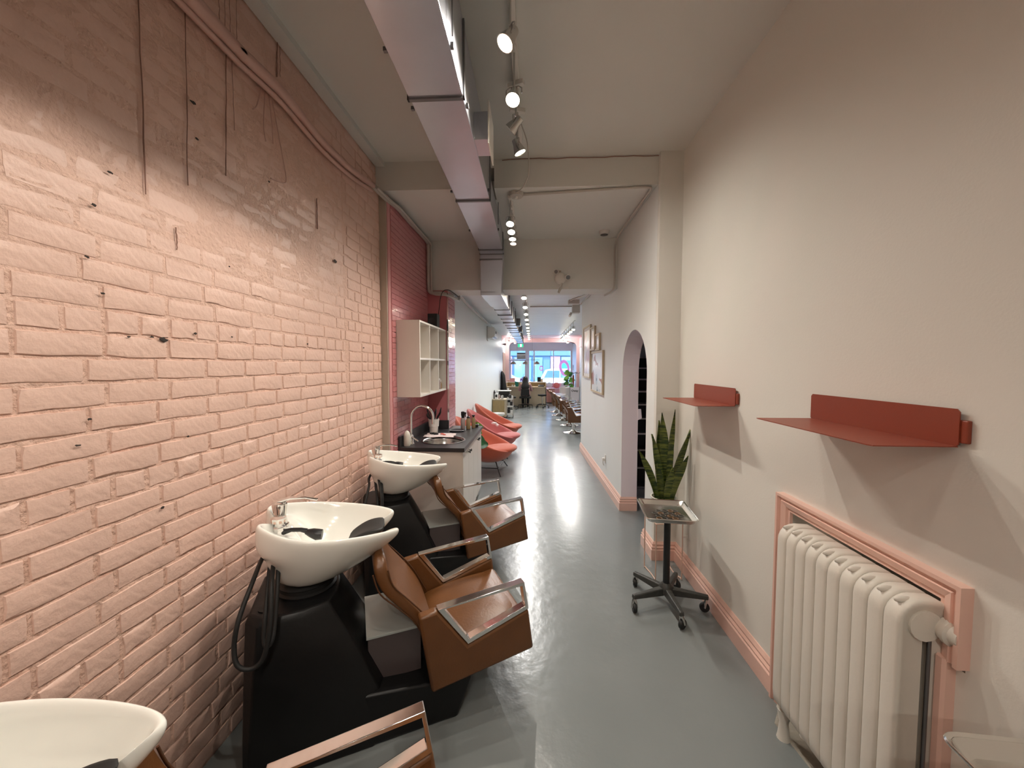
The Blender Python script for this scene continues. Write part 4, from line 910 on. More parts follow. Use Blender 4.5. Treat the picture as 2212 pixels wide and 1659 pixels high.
# ================================================================ outlet and pictures on the arch wall
def on_arch(s, z): x, y, _ = AW(s, -.001, z); return (x, y, z)
t = thing('wall_outlet', 'white wall outlet with a plug, low on the wall left of the arch', 'outlet', on_arch(1.84, .37), -ang * 0 + ang * -1)
G().box(-.006, 0, -.035, .035, -.055, .055).obj('cover_plate', 'white', t, 0, bevel=.002); G().box(-.04, -.006, -.02, .018, -.028, .012).obj('plug', 'white', t, 0, bevel=.004)
G().tube(smooth_path([(-.03, 0, -.03), (-.03, .0, -.06), (-.015, .01, -.09)], 4), .004, 6).obj('plug_cord', 'conduit', t)
def picture(s, z, w, h, m, label, fr=.026, mount=.04):
    t = thing('framed_picture', label, 'picture', on_arch(s, z), -ang, 'blond wood framed pictures')
    d = .028
    for (a, b, c, e) in ((-w / 2, w / 2, -h / 2, -h / 2 + fr), (-w / 2, w / 2, h / 2 - fr, h / 2), (-w / 2, -w / 2 + fr, -h / 2 + fr, h / 2 - fr), (w / 2 - fr, w / 2, -h / 2 + fr, h / 2 - fr)):
        G().box(-d, 0, a, b, c, e).obj('frame_bar', 'framewood', t, 0, bevel=.001)
    G().box(-.016, -.002, -w / 2 + fr, w / 2 - fr, -h / 2 + fr, h / 2 - fr).obj('mount_board', 'paper', t, 0)
    G().box(-.018, -.016, -w / 2 + fr + mount, w / 2 - fr - mount, -h / 2 + fr + mount, h / 2 - fr - mount).obj('print', m, t, 0)
picture(2.40, 1.495, .86, .60, 'art1', 'largest, lowest framed picture, a dark abstract print with a white mount', mount=.0)
picture(3.30, 1.81, .70, .86, 'art2', 'tall framed picture farthest along the wall', mount=.05)
picture(2.76, 2.0, .36, .36, 'art2', 'small square framed picture in the middle of the wall group', mount=.03)
picture(2.36, 1.925, .30, .24, 'art1', 'smallest framed picture, nearest to the arch', mount=.03)
# ================================================================ shop window wall and bay
struct(G().box(-1.2, 2.05, 19.95, 20.1, 2.35, 2.76).box(-1.2, -1.165, 19.95, 20.1, 0, 2.35).box(-.33, -.20, 19.93, 20.1, 0, 2.35).box(2.0, 2.05, 19.95, 20.1, 0, 2.35).box(-.20, 2.0, 19.95, 20.1, 0, .62).obj('wall_front', 'lilac', smooth=0))
def win(name, x0, x1, z0, z1, m='lilac', fr=.035, mull=()):
    w = struct(thing(name, '', '', (x0, 19.98, z0))); del w['label'], w['category']; X1, Z1 = x1 - x0, z1 - z0
    g = G().box(0, X1, 0, .08, 0, fr).box(0, X1, 0, .08, Z1 - fr, Z1).box(0, fr, 0, .08, fr, Z1 - fr).box(X1 - fr, X1, 0, .08, fr, Z1 - fr)
    for q, ww in mull: g.box(q - x0 - ww / 2, q - x0 + ww / 2, -.01, .085, fr, Z1 - fr)
    g.obj('window_frame', m, w, 0)
    xs = [fr] + [q - x0 for q, _ in mull] + [X1 - fr]
    for a, b in zip(xs, xs[1:]): G().box(a, b, .035, .041, fr, Z1 - fr).obj('pane', 'glass', w, 0)
    return w
w1 = win('window_1', -.20, 2.0, .62, 2.35, mull=((.09, .07), (1.09, .045)))
w2 = win('window_2', -1.165, -.33, 1.88, 2.35)
d1 = struct(thing('door_1', '', '', (-1.165, 19.98, 0))); del d1['label'], d1['category']
G().box(0, .06, 0, .045, 0, 1.87).box(.775, .835, 0, .045, 0, 1.87).box(.06, .775, 0, .045, 0, .25).box(.06, .775, 0, .045, 1.80, 1.87).obj('door_frame', 'lilac', d1, 0)
G().box(.06, .775, .018, .024, .25, 1.80).obj('pane', 'glass', d1, 0); G().tube([(.72, -.03, .85), (.72, -.03, 1.15)], .012, 8).obj('door_handle', 'dullchrome', d1)
t = thing('wall_air_conditioner', 'boxy window air conditioner set in the transom above the shop door', 'air conditioner', (-.57, 19.98, 2.05))
G().box(-.23, .23, -.30, .0, -.17, .17).obj('case', 'white', t, 0, bevel=.01); G().box(-.205, .205, -.308, -.30, .10, .15).obj('vent_slot', 'blackmat', t, 0); G().box(-.205, .205, -.308, -.30, -.15, .03).obj('front_grille', 'seam', t, 0)
t = thing('exit_sign', 'small green running person exit sign above the shop door', 'exit sign', (-.55, 18.0, 2.50))
G().box(-.13, .13, -.03, .03, -.075, .075).obj('sign_box', 'exit', t, 0, bevel=.004)
G().box(-.03, .055, -.034, -.03, -.06, .06).obj('white_doorway', 'exitw', t, 0)
g = G().ball((.0, -.037, .045), .012, 8, 5, (1, .2, 1)); g.tube([(.002, -.037, .03), (.0, -.037, .0), (-.02, -.037, -.025), (-.03, -.037, -.05)], .006, 5).tube([(0, -.037, 0), (.022, -.037, -.02), (.03, -.037, -.05)], .006, 5).tube([(.0, -.037, .025), (.025, -.037, .01)], .005, 5).tube([(.0, -.037, .025), (-.022, -.037, .012)], .005, 5)
g.obj('running_figure', 'exit', t, 0); G().cyl((0, 0, .075), (0, 0, .26), .008, n=6).obj('stem', 'conduit', t)
# letter O painted on the glass
g = G(); n = 28; k0 = []
for s, yy in ((1, 19.995), (1, 19.999)):
    for rx, rz in ((.27, .42), (.140, .25)):
        k0.append([(1.66 + rx * math.cos(2 * PI * i / n) + .10 * math.sin(2 * PI * i / n) * -.4, yy, 1.44 + rz * math.sin(2 * PI * i / n)) for i in range(n)])
g.layers([k0[0], k0[1], k0[3], k0[2], k0[0]], cap0=False, cap1=False).obj('window_lettering', 'decal', w1, 0)
g = G(); k0 = []
for yy in (19.995, 19.999):
    for rx, rz in ((.10, .14), (.055, .08)): k0.append([(.46 + rx * math.cos(2 * PI * i / n), yy, 1.42 + rz * math.sin(2 * PI * i / n)) for i in range(n)])
o = g.layers([k0[0], k0[1], k0[3], k0[2], k0[0]], cap0=False, cap1=False).obj('window_lettering', 'decal', w1, 0)
for o in list(w1.children):
    if o.name.startswith('window_lettering'): o.location = (.20, -19.98, -.62)
# bench, cushions, cabinet
t = thing('window_bench', 'pink window bench along the shop window', 'bench', (.05, 19.2, 0))
G().box(.15, 1.95, 0, .70, 0, .42).obj('seat_box', 'pinkbench', t, 0, bevel=.01); G().box(.15, 1.95, .60, .74, .42, .66).obj('back_ledge', 'pinkbench', t, 0, bevel=.01)
for i, (x, m, s, lab) in enumerate([(.50, 'pinkbench', .16, 'pale pink cushion on the left of the window bench'), (.86, 'bouc', .16, 'white cushion on the window bench next to the coral one'), (1.22, 'pinkcush', .16, 'coral cushion on the pink window bench'), (1.60, 'bouc', .16, 'white cushion on the window bench beside the plant')]):
    o = G().ball((0, 0, 0), s, 14, 8, (1, .4, .9)).obj('cushion', m); o.location = (x, 19.5, .565); tag(o, lab, 'cushion', 'cushions on the window bench')
t = thing('pink_cabinet', 'dusty pink low cabinet to the right of the reception desk', 'cabinet', (.76, 16.2, 0))
G().box(-.17, .17, -.2, .25, .03, .60).obj('cabinet_body', 'pinkbox', t, 0, bevel=.006); G().box(-.18, .18, -.21, .26, .60, .62).obj('cabinet_top', 'pinkbox', t, 0, bevel=.003); G().box(-.16, .16, -.18, .24, 0, .03).obj('plinth', 'blackmat', t, 0)
G().box(-.165, .165, -.208, -.20, .05, .585).obj('door', 'pinkbox', t, 0, bevel=.002)
# ---- reception desk
t = thing('reception_desk', 'pale birch reception desk with doors facing us and a raised ledge', 'desk', (-1.02, 14.85, 0))
G().box(0, 1.56, .02, .50, 0, .06).box(0, 1.56, .02, .05, .06, .72).box(0, .025, .05, .6, .06, .90).box(1.535, 1.56, .02, .6, .06, .90).obj('carcass', 'birch', t, 0)
for i, (a, b) in enumerate([(.03, .24), (.245, .455), (.46, .80), (.805, 1.015), (1.02, 1.23), (1.235, 1.53)]):
    d = G().box(a, b, 0, .02, .07, .715).obj('door', 'birch', t, 0, bevel=.002)
    if i in (0, 1, 3, 4): G().ball(((b - .03) if i in (0, 3) else (a + .03), -.01, .66), .013, 8, 5).obj('knob', 'dullchrome', d)
G().box(-.01, 1.57, -.02, .55, .72, .745).obj('work_surface', 'birch', t, 0, bevel=.002)
G().box(0, 1.56, .52, .56, .745, .885).obj('ledge_front', 'oak', t, 0); G().box(-.02, 1.58, .48, .76, .885, .915).obj('ledge_top', 'paper', t, 0, bevel=.003)
def small(name, label, cat, loc, g, m, group=None, rz=0):
    o = g.obj(name, m); o.location = loc; o.rotation_euler = (0, 0, rz); tag(o, label, cat, group); return o
small('teal_bag', 'teal paper bag standing on the reception desk', 'bag', (-.61, 15.05, .745), G().hexa([(-.06, -.03, 0), (.06, -.03, 0), (.06, .03, 0), (-.06, .03, 0), (-.075, -.035, .21), (.075, -.035, .17), (.075, .035, .17), (-.075, .035, .21)]), 'teal')
small('pink_box', 'pink gift box at the left end of the reception ledge', 'box', (-.80, 15.5, .915), G().box(-.1, .1, -.06, .06, 0, .13).box(-.105, .105, -.065, .065, .13, .15), 'pinkbench')
small('peach_box', 'short peach box beside the pink box on the reception ledge', 'box', (-.96, 15.5, .915), G().box(-.05, .05, -.05, .05, 0, .07).box(-.053, .053, -.053, .053, .07, .08), 'trim')
small('violet_ornament', 'violet spiky ornament on the reception ledge', 'ornament', (-.42, 15.52, .915), G().tube([(-.06, 0, 0), (-.05, 0, .10), (-.07, 0, .17)], [.02, .03, .008], 8).tube([(0, 0, 0), (.0, 0, .12), (.02, 0, .20)], [.02, .03, .008], 8).tube([(.06, 0, 0), (.05, 0, .08), (.08, 0, .14)], [.02, .025, .008], 8), 'purple')
t = thing('tablet_stand', 'dark tablet leaning on the right end of the reception ledge', 'tablet', (.27, 15.5, .915))
G().hexa([(-.07, 0, 0), (.07, 0, 0), (.07, .015, 0), (-.07, .015, 0), (-.07, .05, .19), (.07, .05, .19), (.07, .065, .19), (-.07, .065, .19)]).obj('screen', 'black', t, 0); G().box(-.04, .04, .02, .12, 0, .015).obj('foot', 'white', t, 0)
small('card_holder', 'small cream card holder right of the tablet on the ledge', 'holder', (.38, 15.5, .915), G().box(-.04, .04, -.02, .02, 0, .12).box(-.045, .045, -.03, .03, 0, .02), 'framewood')
for i, (x, h) in enumerate([(-.78, .07), (-.69, .06)]): small('candle', ['left white candle on the reception work surface', 'right white candle next to the teal bag'][i], 'candle', (x, 15.0, .745), G().lathe([(.028, 0), (.03, h), (.004, h), (.003, h + .02)], n=12), 'paper', 'candles on the desk')
small('payment_terminal', 'dark payment terminal at the right end of the desk surface', 'terminal', (.34, 15.0, .745), G().hexa([(-.12, -.06, 0), (.12, -.06, 0), (.12, .06, 0), (-.12, .06, 0), (-.11, -.05, .04), (.11, -.05, .04), (.11, .05, .08), (-.11, .05, .08)]), 'black')
# ---- pendants
tag(G().tube([(-.95, 15.6, 1.80), (.30, 15.6, 1.80)], .008, 6).tube([(-.62, 15.6, 2.74), (-.62, 15.6, 1.80)], .004, 6).tube([(.0, 15.6, 2.74), (.0, 15.6, 1.80)], .003, 6).obj('pendant_rail', 'seam'), 'thin hanging rail carrying the three pendant lamps over the desk', 'rail')
for i, x in enumerate((-.77, -.29, .18)):
    t = thing('pendant_lamp', ['leftmost taupe dome pendant over the reception desk', 'middle taupe dome pendant over the reception desk', 'rightmost taupe dome pendant over the reception desk'][i], 'pendant lamp', (x, 15.6, 1.62), 0, 'pendants over the reception desk')
    G().lathe([(.115, 0), (.112, .03), (.095, .07), (.06, .10), (.02, .115), (.018, .13), (.001, .13)], n=24, cap=False).obj('shade', 'pend', t, 60)
    G().lathe([(.112, .001), (.108, .03), (.09, .065), (.055, .095), (.001, .105)], n=24, cap=False).obj('shade_lining', 'pendin', t, 60)
    G().ball((0, 0, .04), .03, 10, 6).obj('light_bulb', 'lens', t); G().cyl((0, 0, .13), (0, 0, .18), .003, n=6).obj('cord', 'blackrub', t)
    ld = bpy.data.lights.new('bulb', 'POINT'); ld.energy = 3; ld.color = LAMP_COL; ld.shadow_soft_size = .03; lo = bpy.data.objects.new('bulb', ld); COL.objects.link(lo); lo.parent = t; lo.location = (0, 0, -.03)
# ---- office chair, stools
def star_base(t, r, z, m='black'):
    for k in range(5):
        a = 2 * PI * k / 5 + .3; c, s = math.cos(a), math.sin(a)
        l = G().tube([(.02 * c, .02 * s, z + .02), (r * .5 * c, r * .5 * s, z + .015), (r * c, r * s, z - .015)], [.018, .014, .012], 6).obj('leg', m, t)
        G().cyl((r * c - .01, r * s, .028), (r * c + .012, r * s, .028), .028, n=12).cyl((r * c, r * s, .03), (r * c, r * s, z - .01), .007, n=6).obj('caster', 'blackrub', l)
t = thing('office_chair', 'black office chair at the reception desk with the person on it', 'office chair', (-.26, 14.3, 0), .0)
star_base(t, .28, .10); G().cyl((0, 0, .1), (0, 0, .36), .022, n=10).obj('gas_column', 'black', t)
G().box(-.22, .22, -.20, .22, .36, .42).obj('seat', 'blackmat', t, 0, bevel=.02); G().hexa([(-.16, -.22, .47), (.16, -.22, .47), (.16, -.19, .47), (-.16, -.19, .47), (-.15, -.25, .71), (.15, -.25, .71), (.15, -.22, .71), (-.15, -.22, .71)]).obj('backrest', 'black', t, 0, bevel=.01)
G().tube([(0, -.05, .36), (0, -.24, .36), (0, -.245, .5)], .014, 6).obj('back_arm', 'black', t)
def stool(loc, z, label, seatm='blackmat', bm='black', r=.17, rb=.24):
    t = thing('rolling_stool', label, 'stool', loc, random.uniform(0, 1)); star_base(t, rb, .11, bm); G().cyl((0, 0, .1), (0, 0, z - .07), .018, n=10).obj('gas_column', 'dullchrome', t)
    G().lathe([(.02, z - .08), (r * .9, z - .06), (r, z - .035), (r * .95, z - .005), (r * .5, z + .004), (.001, z)], n=24).obj('seat', seatm, t, 60); return t
stool((.37, 14.35, 0), .50, 'black rolling stool to the right of the office chair')
stool((-.74, 13.7, 0), .47, 'black rolling stool left of the office chair by the cart')
t = thing('round_pouf_stool', 'small cream topped stool beside the oak cabinet', 'stool', (-.83, 9.3, 0))
G().lathe([(.05, .36), (.15, .37), (.165, .40), (.155, .43), (.001, .44)], n=24).obj('seat', 'porcelain', t, 60)
for k in range(4):
    a = PI / 4 + k * PI / 2; G().tube([(.09 * math.cos(a), .09 * math.sin(a), .37), (.14 * math.cos(a), .14 * math.sin(a), 0)], .011, 6).obj('leg', 'black', t)
# ---- person at the desk, seen from behind
t = thing('person', 'person with long black hair in a pink cardigan, seated at the reception desk, back turned', 'person', (-.26, 14.3, 0))
me = bpy.data.meshes.new('body'); V = []; E = []; Rr = []
def joint(p, r, par=None):
    V.append(p); Rr.append(r); i = len(V) - 1
    if par is not None: E.append((par, i))
    return i
pel = joint((0, .0, .50), .125); sp1 = joint((0, .03, .62), .115, pel); sp2 = joint((0, .05, .76), .125, sp1); ch = joint((0, .07, .86), .115, sp2); nk = joint((0, .09, .935), .045, ch); hd = joint((0, .11, 1.0), .075, nk); hd2 = joint((0, .115, 1.07), .078, hd)
joint((0, .195, 1.02), .012, hd)
for s in (-1, 1):
    sh = joint((s * .155, .06, .865), .052, ch); el = joint((s * .215, .12, .66), .036, sh); wr = joint((s * .13, .40, .775), .024, el); pm = joint((s * .115, .46, .778), .026, wr)
    for q, (dx, ln) in enumerate([(-.027, .060), (-.009, .072), (.009, .068), (.026, .054)]):
        f1_ = joint((s * .115 + dx, .50, .782), .008, pm); f2_ = joint((s * .115 + dx * 1.1, .50 + ln * .6, .778), .007, f1_); joint((s * .115 + dx * 1.1, .50 + ln, .766), .006, f2_)
    th1 = joint((s * .115 - s * .035, .455, .775), .009, pm); joint((s * .06, .49, .770), .008, th1)
    hp = joint((s * .09, .03, .49), .088, pel); kn = joint((s * .11, .42, .50), .058, hp); an = joint((s * .09, .22, .11), .036, kn); joint((s * .09, .20, .055), .034, an); 
    ft = joint((s * .10, .33, .035), .028, an)
me.from_pydata(V, E, []); me.update()
b = bpy.data.objects.new('body', me); COL.objects.link(b); b.parent = t
me.materials.append(M['skin'])
md = b.modifiers.new('skin', 'SKIN'); md.use_smooth_shade = True
for i, r in enumerate(Rr): me.skin_vertices[0].data[i].radius = (r, r)
me.skin_vertices[0].data[0].use_root = True
b.modifiers.new('sub', 'SUBSURF').render_levels = 1
G().layers([[(rx * math.cos(a), .04 + y + ry * math.sin(a), z) for a in [2 * PI * k / 18 for k in range(18)]] for rx, ry, y, z in [(.20, .15, -.02, .43), (.185, .14, -.01, .52), (.165, .125, .0, .64), (.175, .125, .01, .76), (.175, .11, .02, .85), (.13, .085, .03, .905), (.06, .06, .04, .93)]]).obj('cardigan', 'cardigan', t, 60, sub=1)
for s in (-1, 1):
    G().tube(smooth_path([(s * .15, .06, .875), (s * .20, .09, .76), (s * .222, .13, .655), (s * .18, .27, .715), (s * .14, .375, .775)], 4), [.062, .060, .058, .056, .055, .054, .053, .053, .052, .050, .048, .046, .044, .042, .040, .038, .036][:17], 12).obj('sleeve', 'cardigan', t)
    G().tube([(s * .07, -.02, .49), (s * .10, .2, .50), (s * .11, .43, .50), (s * .10, .36, .36), (s * .09, .22, .12)], [.10, .092, .07, .058, .048], 12).obj('trouser_leg', 'trouser', t)
    G().tube([(s * .09, .16, .045), (s * .09, .22, .055), (s * .10, .34, .03)], [.036, .042, .028], 10).obj('shoe', 'black', t)
g = G(); rings = []
for z, rx, ry, y in [(1.165, .02, .02, .10), (1.155, .062, .065, .10), (1.12, .094, .098, .095), (1.06, .103, .10, .085), (.98, .108, .082, .05), (.90, .125, .060, -.01), (.82, .15, .048, -.062), (.76, .155, .035, -.085), (.70, .12, .02, -.09)]:
    rings.append([(rx * math.cos(a) * (1 + .03 * math.sin(5 * a)), y + ry * math.sin(a), z + .008 * math.sin(7 * a)) for a in [2 * PI * k / 20 for k in range(20)]])
g.layers(rings).obj('hair', 'hair', t, 70)
# ---- brown styling chairs on round chrome bases
def styling(x, y, rz, label):
    t = thing('styling_chair', label, 'styling chair', (x, y, 0), rz, 'brown styling chairs along the right side')
    ca, sa = math.cos(math.radians(7)), math.sin(math.radians(7))
    leather_chair(t, lambda u, v, z: ((u - .10) * ca + ((z if z < .53 else .53 + (z - .53) * .55) - .3) * sa, v, -(u - .2) * sa + ((z if z < .53 else .53 + (z - .53) * .55) - .3) * ca + .375))
    G().cyl((0, 0, .04), (0, 0, .26), .035, n=16).cyl((0, 0, .24), (0, 0, .275), .09, n=16).obj('column', 'chrome', t)
    G().lathe([(.235, 0), (.24, .006), (.23, .014), (.08, .03), (.05, .06), (.036, .07)], n=32).obj('round_base', 'chrome', t)
    G().tube([(.2, -.15, .18), (.42, -.15, .12), (.42, .15, .12), (.2, .15, .18)], .010, 6).obj('footrest', 'chrome', t)
    return t
s0 = styling(.97, 9.1, .0, 'nearest brown styling chair, its side and chrome arm turned to us')
for i, (x, y, rz, lb) in enumerate([(.985, 10.2, .08, 'second nearest brown styling chair, partly behind the first'), (.92, 11.2, .05, 'third brown styling chair in the row'), (.85, 12.2, .1, 'fourth brown styling chair in the row'), (.82, 13.1, .0, 'farthest brown styling chair, nearest the desk')]):
    dup(s0, (x, y, 0), rz, lb)
# ---- rust lounge chairs
def lounge(x, y, rz, m, label):
    t = thing('lounge_chair', label, 'lounge chair', (x, y, 0), rz, 'scooped lounge chairs along the left wall')
    def rim(a):
        b = (1 - math.cos(a)) / 2; wid = .43 * (1 - .42 * b ** 2.2); 
        return Vector((.40 * math.cos(a) - .06 + (-.10 * b ** 2), wid * math.sin(a), .335 + .46 * b ** 1.7 + .04 * math.sin(a) ** 2 * (1 - b)))
    n = 36; A = [2 * PI * k / n for k in range(n)]; R0 = [rim(a) for a in A]
    cb, ci = Vector((-.06, 0, .150)), Vector((.02, 0, .245))
    def lay(c, f, h, off=0):
        out = []
        for r in R0:
            d = r - c; p = c + Vector((d.x * f, d.y * f, 0)) + Vector((0, 0, (d.z) * h)); 
            if off: e = Vector((d.x, d.y, 0)).normalized(); p += e * off
            out.append(tuple(p))
        return out
    rings = [lay(cb, .25, .0), lay(cb, .52, .07), lay(cb, .76, .28), lay(cb, .91, .58), lay(cb, .985, .86, .0), lay(cb, 1.0, .97, .015), lay(cb, 1.0, 1.03, .005), lay(cb, 1, 1.05, -.018), lay(ci, 1, .95, -.045), lay(ci, .84, .62, -.02), lay(ci, .66, .34), lay(ci, .42, .12), lay(ci, .18, .0)]
    G().layers(rings).obj('shell', m, t, 80, sub=1)
    g = G(); rr2 = []
    for z, f in ((.27, .55), (.305, .93), (.345, 1.0), (.375, .90), (.385, .5), (.385, .1)):
        rr2.append([(.12 + .285 * f * math.cos(a), .285 * f * math.sin(a), z + .02 * math.cos(a)) for a in A])
    g.layers(rr2).obj('seat_cushion', m, t, 80, sub=1)
    for s in (-1, 1):
        G().tube([(.10, s * .17, .20), (.20, s * .30, .0)], .009, 8).obj('leg', 'black', t); G().tube([(-.18, s * .15, .20), (-.32, s * .27, .0)], .009, 8).obj('leg', 'black', t)
        G().tube([(.155, s * .24, .10), (-.255, s * .215, .10)], .006, 6).obj('side_rail', 'black', t)
    G().tube([(.155, -.24, .10), (.155, .24, .10)], .006, 6).obj('cross_rail', 'black', t)
    return t
lounge(-.62, 5.72, -.1, 'rust', 'nearest rust orange scooped lounge chair, just beyond the sink cabinet')
lounge(-.60, 6.75, -.05, 'rose', 'middle scooped lounge chair, in rose wool')
lounge(-.60, 7.75, .0, 'rust', 'farthest rust orange scooped lounge chair, by the oak cabinet')
small('tissue_pack', 'crumpled white tissue on the far edge of the middle lounge chair', 'tissue', (-.69, 6.93, .53), G().ball((0, 0, 0), .04, 12, 8, (1.4, .6, .7)).ball((.05, 0, -.03), .03, 12, 8), 'paper')
# ---- leafy plant between worktop and lounge chair
def big_leaf(g, c, d, L, Wd, droop=.2):
    d = Vector(d).normalized(); side = d.cross(Vector((-.2, -.8, .5))).normalized(); up = side.cross(d); c = Vector(c); rings = []
    for k in range(7):
        f = k / 6; w = Wd * math.sin(PI * (.06 + .9 * f)) ** .8 / 2; p = c + d * L * f - Vector((0, 0, droop * L * f * f))
        rings.append([tuple(p + side * w * q + up * (-abs(q) * -.12 * Wd) ) for q in (-1, -.5, 0, .5, 1)] + [tuple(p + side * w * q + up * (abs(q) * .12 * Wd - .002)) for q in (1, .5, 0, -.5, -1)])
    g.layers(rings); return g
def leafy(loc, label, leaves, pot_r, pot_h, stemh, m, potm='pot'):
    t = thing('leafy_plant', label, 'potted plant', loc)
    G().lathe([(pot_r * .75, 0), (pot_r, pot_h), (pot_r * .9, pot_h), (pot_r * .85, pot_h - .02), (.001, pot_h - .02)], n=24, cap=False).obj('pot', potm, t, 50)
    G().tube([(0, 0, pot_h - .03), (.01, .01, pot_h + stemh * .5), (0, 0, pot_h + stemh)], .010, 6).obj('stem', 'oak', t)
    for (x, y, z, dx, dy, dz, L, w, mm) in leaves: big_leaf(G(), (x, y, z), (dx, dy, dz), L, w).obj('leaf', mm, t, 60)
    return t
leafy((-.80, 5.02, 0), 'leafy green plant squeezed behind the worktop end and the nearest lounge chair', [(0, 0, .74, .9, -.35, .5, .20, .15, 'green'), (.02, 0, .72, .8, -.8, .2, .20, .14, 'green'), (0, 0, .62, .9, -.4, .0, .22, .16, 'dgreen'), (0, 0, .55, .9, .2, .1, .22, .17, 'dgreen'), (0, 0, .7, -.5, -.2, .5, .16, .12, 'green'), (0, 0, .5, .4, -.7, .1, .2, .15, 'dgreen')], .12, .22, .5, 'green')
rr = random.Random(5); lv = []
for k in range(26):
    z = .62 + .62 * k / 25; a = k * 2.4; lv.append((.03 * math.cos(a), .03 * math.sin(a), z, math.cos(a), math.sin(a) * .8 - .3, rr.choice((-.5, .1, .7, 1.2)), rr.uniform(.20, .27), rr.uniform(.15, .20), 'green' if k % 3 else 'dgreen'))
leafy((1.60, 17.0, 0), 'tall fiddle leaf plant by the shop window', lv, .16, .3, .92, 'green')
# ---- oak cabinet, carts and bottles by the left wall
t = thing('oak_cabinet', 'low oak fronted cabinet against the far left wall', 'cabinet', (-1.19, 11.4, 0))
G().box(0, .40, 0, .45, .04, .55).obj('cabinet_body', 'birch', t, 0, bevel=.002); G().box(.005, .36, -.015, 0, .05, .535).obj('front_panel', 'oak', t, 0, bevel=.002); G().box(-.0, .41, -.02, .46, .55, .57).obj('cabinet_top', 'birch', t, 0, bevel=.002); G().box(.02, .38, .02, .42, 0, .04).obj('plinth', 'blackmat', t, 0)
for i, (x, y, h, r, m, lb) in enumerate([(-1.08, 11.5, .20, .05, 'paper', 'white canister with a dark label on the oak cabinet'), (-1.0, 11.6, .13, .035, 'pinkgrey', 'grey pink jar on the oak cabinet'), (-.90, 11.5, .12, .04, 'dullchrome', 'shiny metal pot at the right of the oak cabinet'), (-1.15, 11.6, .26, .03, 'black', 'dark bottle against the wall on the oak cabinet')]):
    t = thing('bottle', lb, 'bottle', (x, y, .57), 0, 'bottles on the oak cabinet'); G().lathe([(r, 0), (r, h * .8), (r * .5, h * .9), (r * .5, h), (.001, h)], n=14).obj('body', m, t)
    if i == 0: G().box(-.03, .03, -r - .003, -r + .02, .06, .13).obj('dark_label', 'blackmat', t, 0)
t = thing('rolling_cart', 'slim rolling cart with dark and white supplies right of the oak cabinet', 'cart', (-.67, 11.6, 0))
for z in (.10, .33, .55): G().box(-.09, .09, -.15, .15, z, z + .012).box(-.095, .095, -.155, -.15, z, z + .05).box(-.095, .095, .15, .155, z, z + .05).obj('basket', 'white', t, 0)
for x in (-.09, .09):
    for y in (-.15, .15): G().cyl((x, y, .05), (x, y, .62), .008, n=6).obj('upright', 'dullchrome', t); G().cyl((x - .008, y, .025), (x + .008, y, .025), .025, n=10).obj('wheel', 'blackrub', t)
for i, (x, y, z, r, h, m) in enumerate([(-.74, 11.52, .112, .04, .15, 'black'), (-.66, 11.52, .112, .035, .12, 'paper'), (-.74, 11.55, .342, .035, .12, 'paper'), (-.66, 11.52, .342, .04, .15, 'black'), (-.70, 11.55, .562, .04, .13, 'black'), (-.65, 11.65, .562, .03, .10, 'paper')]):
    small('supply_tub', ['black tub on the lowest shelf of the slim cart', 'white tub on the lowest shelf of the slim cart', 'white tub on the middle shelf of the slim cart', 'black tub on the middle shelf of the slim cart', 'black tub on top of the slim cart', 'white tub on top of the slim cart'][i], 'tub', (x + .03, y, z), G().lathe([(r * .9, 0), (r, h * .9), (r * 1.05, h * .9), (r * 1.05, h), (.001, h)], n=14), m, 'tubs on the slim cart')
t = thing('styling_cart', 'black cart with a white top behind the oak cabinet', 'cart', (-.95, 13.0, 0))
G().box(-.20, .20, -.16, .16, .10, .60).obj('cart_body', 'blackmat', t, 0, bevel=.01); G().box(-.23, .23, -.18, .18, .71, .73).obj('cart_top', 'paper', t, 0, bevel=.003); G().box(-.18, .18, -.14, .14, .60, .71).obj('drawer_unit', 'black', t, 0)
for x in (-.15, .15):
    for y in (-.12, .12): G().cyl((x, y, .02), (x, y, .10), .02, n=10).obj('caster', 'blackrub', t)
small('white_cup', 'small white cup on the black cart', 'cup', (-.82, 13.0, .73), G().lathe([(.025, 0), (.035, .08), (.001, .08)], n=12), 'paper')
t = thing('black_gown', 'long black gown hanging on the far left wall', 'gown', (-1.19, 14.4, 1.36))
G().layers([[(x0 + w * (1 - math.cos(a)) / 2, d * math.sin(a) + .015 * math.sin(5 * a), z) for a in [2 * PI * k / 20 for k in range(20)]] for z, x0, w, d in [(0, .02, .06, .03), (-.06, .0, .12, .10), (-.16, .0, .17, .15), (-.45, .0, .20, .16), (-.82, .0, .25, .19)]]).obj('cloth_fall', 'blackmat', t, 60); G().tube([(0, 0, .03), (.05, 0, .03), (.06, 0, .0)], .006, 6).obj('wall_hook', 'dullchrome', t)
